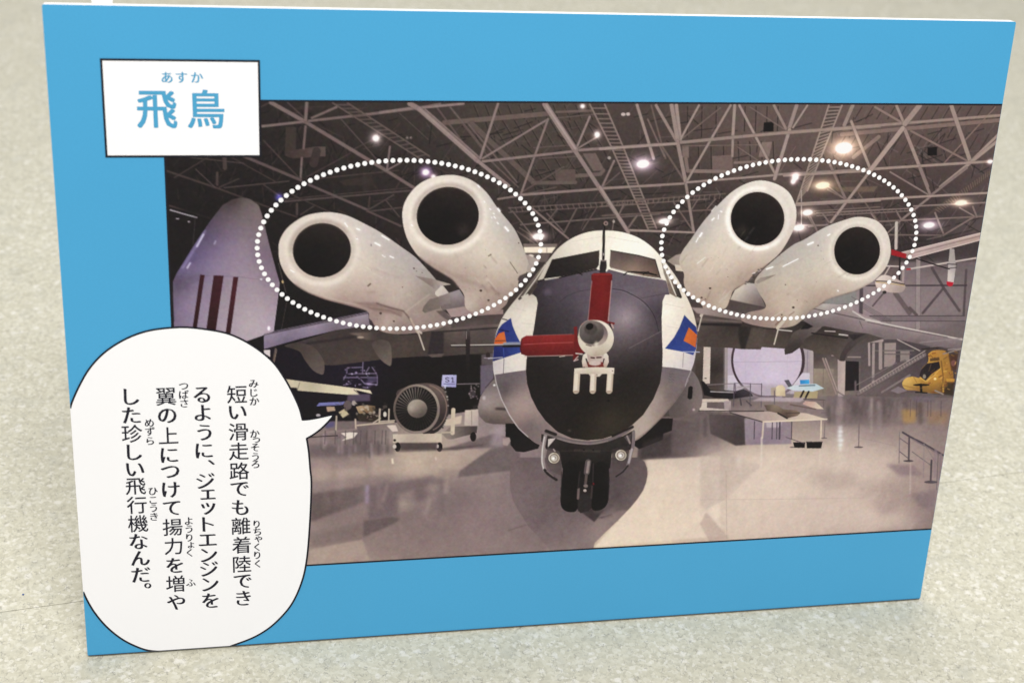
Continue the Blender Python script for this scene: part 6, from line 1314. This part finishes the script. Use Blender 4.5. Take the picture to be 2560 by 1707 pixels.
em = np.linalg.norm(np.diff(PP('p', [(1485, 620), (1505, 1262)]), axis=0)) / 4      # pitch of the first column
BIG, SMALL = round(em * .985, 5), round(em * .49, 5)
COLS = [
    [('短', 'p', 1485, 620), ('い', 'p', 1492, 772), ('滑', 'p', 1497, 935), ('走', 'p', 1500, 1097), ('路', 'p', 1505, 1262), ('で', 'p', 1508, 1415),
     ('も', 'q', 1512, 225), ('離', 'q', 1520, 380), ('着', 'q', 1523, 540), ('陸', 'q', 1528, 700), ('で', 'q', 1533, 845), ('き', 'q', 1540, 985)],
    [('る', 'p', 1190, 625), ('よ', 'p', 1197, 775), ('う', 'p', 1212, 940), ('に', 'p', 1210, 1092), ('、', 'p', 1270, 1190), ('ジ', 'p', 1222, 1345),
     ('ェ', 'p', 1242, 1460), ('ッ', 'q', 1245, 235), ('ト', 'q', 1243, 365), ('エ', 'q', 1240, 498), ('ン', 'q', 1250, 625), ('ジ', 'q', 1252, 740),
     ('ン', 'q', 1262, 870), ('を', 'q', 1262, 1005)],
    [('翼', 'p', 890, 640), ('の', 'p', 900, 800), ('上', 'p', 910, 965), ('に', 'p', 918, 1130), ('つ', 'p', 925, 1270), ('け', 'p', 932, 1420),
     ('て', 'q', 938, 232), ('揚', 'q', 945, 390), ('力', 'q', 952, 550), ('を', 'q', 963, 710), ('増', 'q', 968, 865), ('や', 'q', 975, 1020)],
    [('し', 'p', 600, 640), ('た', 'p', 600, 795), ('珍', 'p', 605, 950), ('し', 'p', 625, 1105), ('い', 'p', 632, 1250), ('飛', 'p', 635, 1392),
     ('行', 'q', 645, 205), ('機', 'q', 655, 360), ('な', 'q', 660, 510), ('ん', 'q', 675, 650), ('だ', 'q', 680, 790), ('。', 'q', 737, 880)]]
RUBY = [('み', 'p', 1625, 532), ('じ', 'p', 1628, 608), ('か', 'p', 1632, 678), ('か', 'p', 1635, 950), ('っ', 'p', 1648, 1005), ('そ', 'p', 1637, 1065),
        ('う', 'p', 1640, 1143), ('ろ', 'p', 1640, 1207), ('り', 'q', 1650, 365), ('ち', 'q', 1655, 428), ('ゃ', 'q', 1665, 490), ('く', 'q', 1653, 558),
        ('り', 'q', 1655, 625), ('く', 'q', 1658, 697), ('つ', 'p', 1037, 553), ('ば', 'p', 1040, 622), ('さ', 'p', 1043, 695), ('よ', 'q', 1080, 338),
        ('う', 'q', 1083, 406), ('り', 'q', 1085, 478), ('ょ', 'q', 1100, 540), ('く', 'q', 1087, 605), ('ふ', 'q', 1098, 855), ('め', 'p', 750, 860),
        ('ず', 'p', 755, 930), ('ら', 'p', 757, 1010), ('ひ', 'q', 782, 90), ('こ', 'q', 782, 165), ('う', 'q', 785, 230), ('き', 'q', 790, 302)]
for c_ in COLS:
    for ch, t, x, y in c_:
        letter(ch, t, x, y, BIG, M_TEXT, bubble)
for ch, t, x, y in RUBY:
    letter(ch, t, x, y, SMALL, M_TEXT, bubble)


def tile_size(tile, x0, y0, x1, y1):
    q = PP(tile, [(x0, (y0 + y1) / 2), (x1, (y0 + y1) / 2), ((x0 + x1) / 2, y0), ((x0 + x1) / 2, y1)])
    return round(float(np.linalg.norm(q[1] - q[0])), 5), round(float(np.linalg.norm(q[3] - q[2])), 5)


letter('飛', '1', 1316, 921, 1, M_TITLE, title, 'bold', tile_size('1', 1152, 765, 1480, 1070))
letter('鳥', '1', 1728, 917, 1, M_TITLE, title, 'bold', tile_size('1', 1578, 755, 1878, 1072))
RS = round(tile_size('1', 1350, 600, 1455, 700)[0] * 1.06, 5)
for ch, x in (('あ', 1402), ('す', 1524), ('か', 1654)):
    letter(ch, '1', x, 651, RS, M_TITLE, title)

# ------------------------------------------------------------------ white stand behind the board
stand = bpy.data.objects.new('board_stand', None)
stand.empty_display_size = .03
COL.objects.link(stand)
stand.matrix_world = BOARD_MAT
tag(stand, 'white plastic stand behind the blue board, its end showing above the top edge', 'stand')


def box(name, x0, x1, y0, y1, z0, z1, mat, parent, bev=.0015):
    return slab(name, [(x0, y0), (x1, y0), (x1, y1), (x0, y1)], z0, z1, mat, parent, bev)


xs_ = PP('S', [(212, 10), (288, 10)])[:, 0]
box('upright', xs_[0] + .003, xs_[1] - .002, .001, H + .022, -.012, -THICK, M_FOAM, stand)
bm = bmesh.new()
bx0, bx1 = xs_[0] + .004, xs_[1] - .003
zf = lambda y, z: (y, z)
# rear strut from the upright's middle down to the floor
ca, sa = math.cos(LEAN), math.sin(LEAN)
y_hi = .30
foot_w = .16                                   # how far behind the board's foot it lands (world)
# world (Y, Z) -> board frame (y up, z out)
inv = lambda Y, Z: (Y * sa + (Z - LIFT) * ca, -Y * ca + (Z - LIFT) * sa)
p1, p2 = (y_hi, -.012), inv(foot_w, .0005)
p3, p4 = inv(foot_w - .008, .0005), (y_hi - .02, -.012)
vs = [bm.verts.new((bx0, *q)) for q in (p1, p2, p3, p4)] + [bm.verts.new((bx1, *q)) for q in (p1, p2, p3, p4)]
bm.faces.new(vs[:4]); bm.faces.new(vs[4:])
for i in range(4):
    j = (i + 1) % 4
    bm.faces.new((vs[i], vs[j], vs[4 + j], vs[4 + i]))
bmesh.ops.recalc_face_normals(bm, faces=bm.faces)
me = bpy.data.meshes.new('strut'); bm.to_mesh(me); bm.free()
link('strut', me, M_FOAM, stand)

# ------------------------------------------------------------------ specks on the floor
def fleck(name, px, size, mat, label, group=None, flat_=.45, seed=0):
    """a crumb about size metres across, lying on the floor where the photograph shows it"""
    r = random.Random(seed)
    f = 3564.64
    R3 = np.array([CAM_R, [-v for v in CAM_U], CAM_F])
    d = Vector((np.array([(px[0] - 1280) / f, (px[1] - 853.5) / f, 1.0]) @ R3).tolist())
    o_ = BOARD_MAT @ Vector(CAM_C)
    d = BOARD_MAT.to_3x3() @ d
    k = -o_.z / d.z
    at = o_ + d * k
    bm = bmesh.new()
    bmesh.ops.create_icosphere(bm, subdivisions=1, radius=size / 2)
    for v in bm.verts:
        v.co *= r.uniform(.75, 1.25)
        v.co.z = v.co.z * flat_ + size * .5 * flat_ * .8
    me = bpy.data.meshes.new(name)
    bm.to_mesh(me); bm.free()
    o = link(name, me, mat)
    o.location = (at.x, at.y, 0)
    o.rotation_euler = (0, 0, r.uniform(0, 3))
    return tag(o, label, 'speck', group)


M_SCRAP = print_mat('blue_scrap', (40, 84, 150), .5)
fleck('floor_speck', (58, 1486), .0016, M_SCRAP, 'tiny dark blue speck on the pale floor beside the floor seam', seed=1)
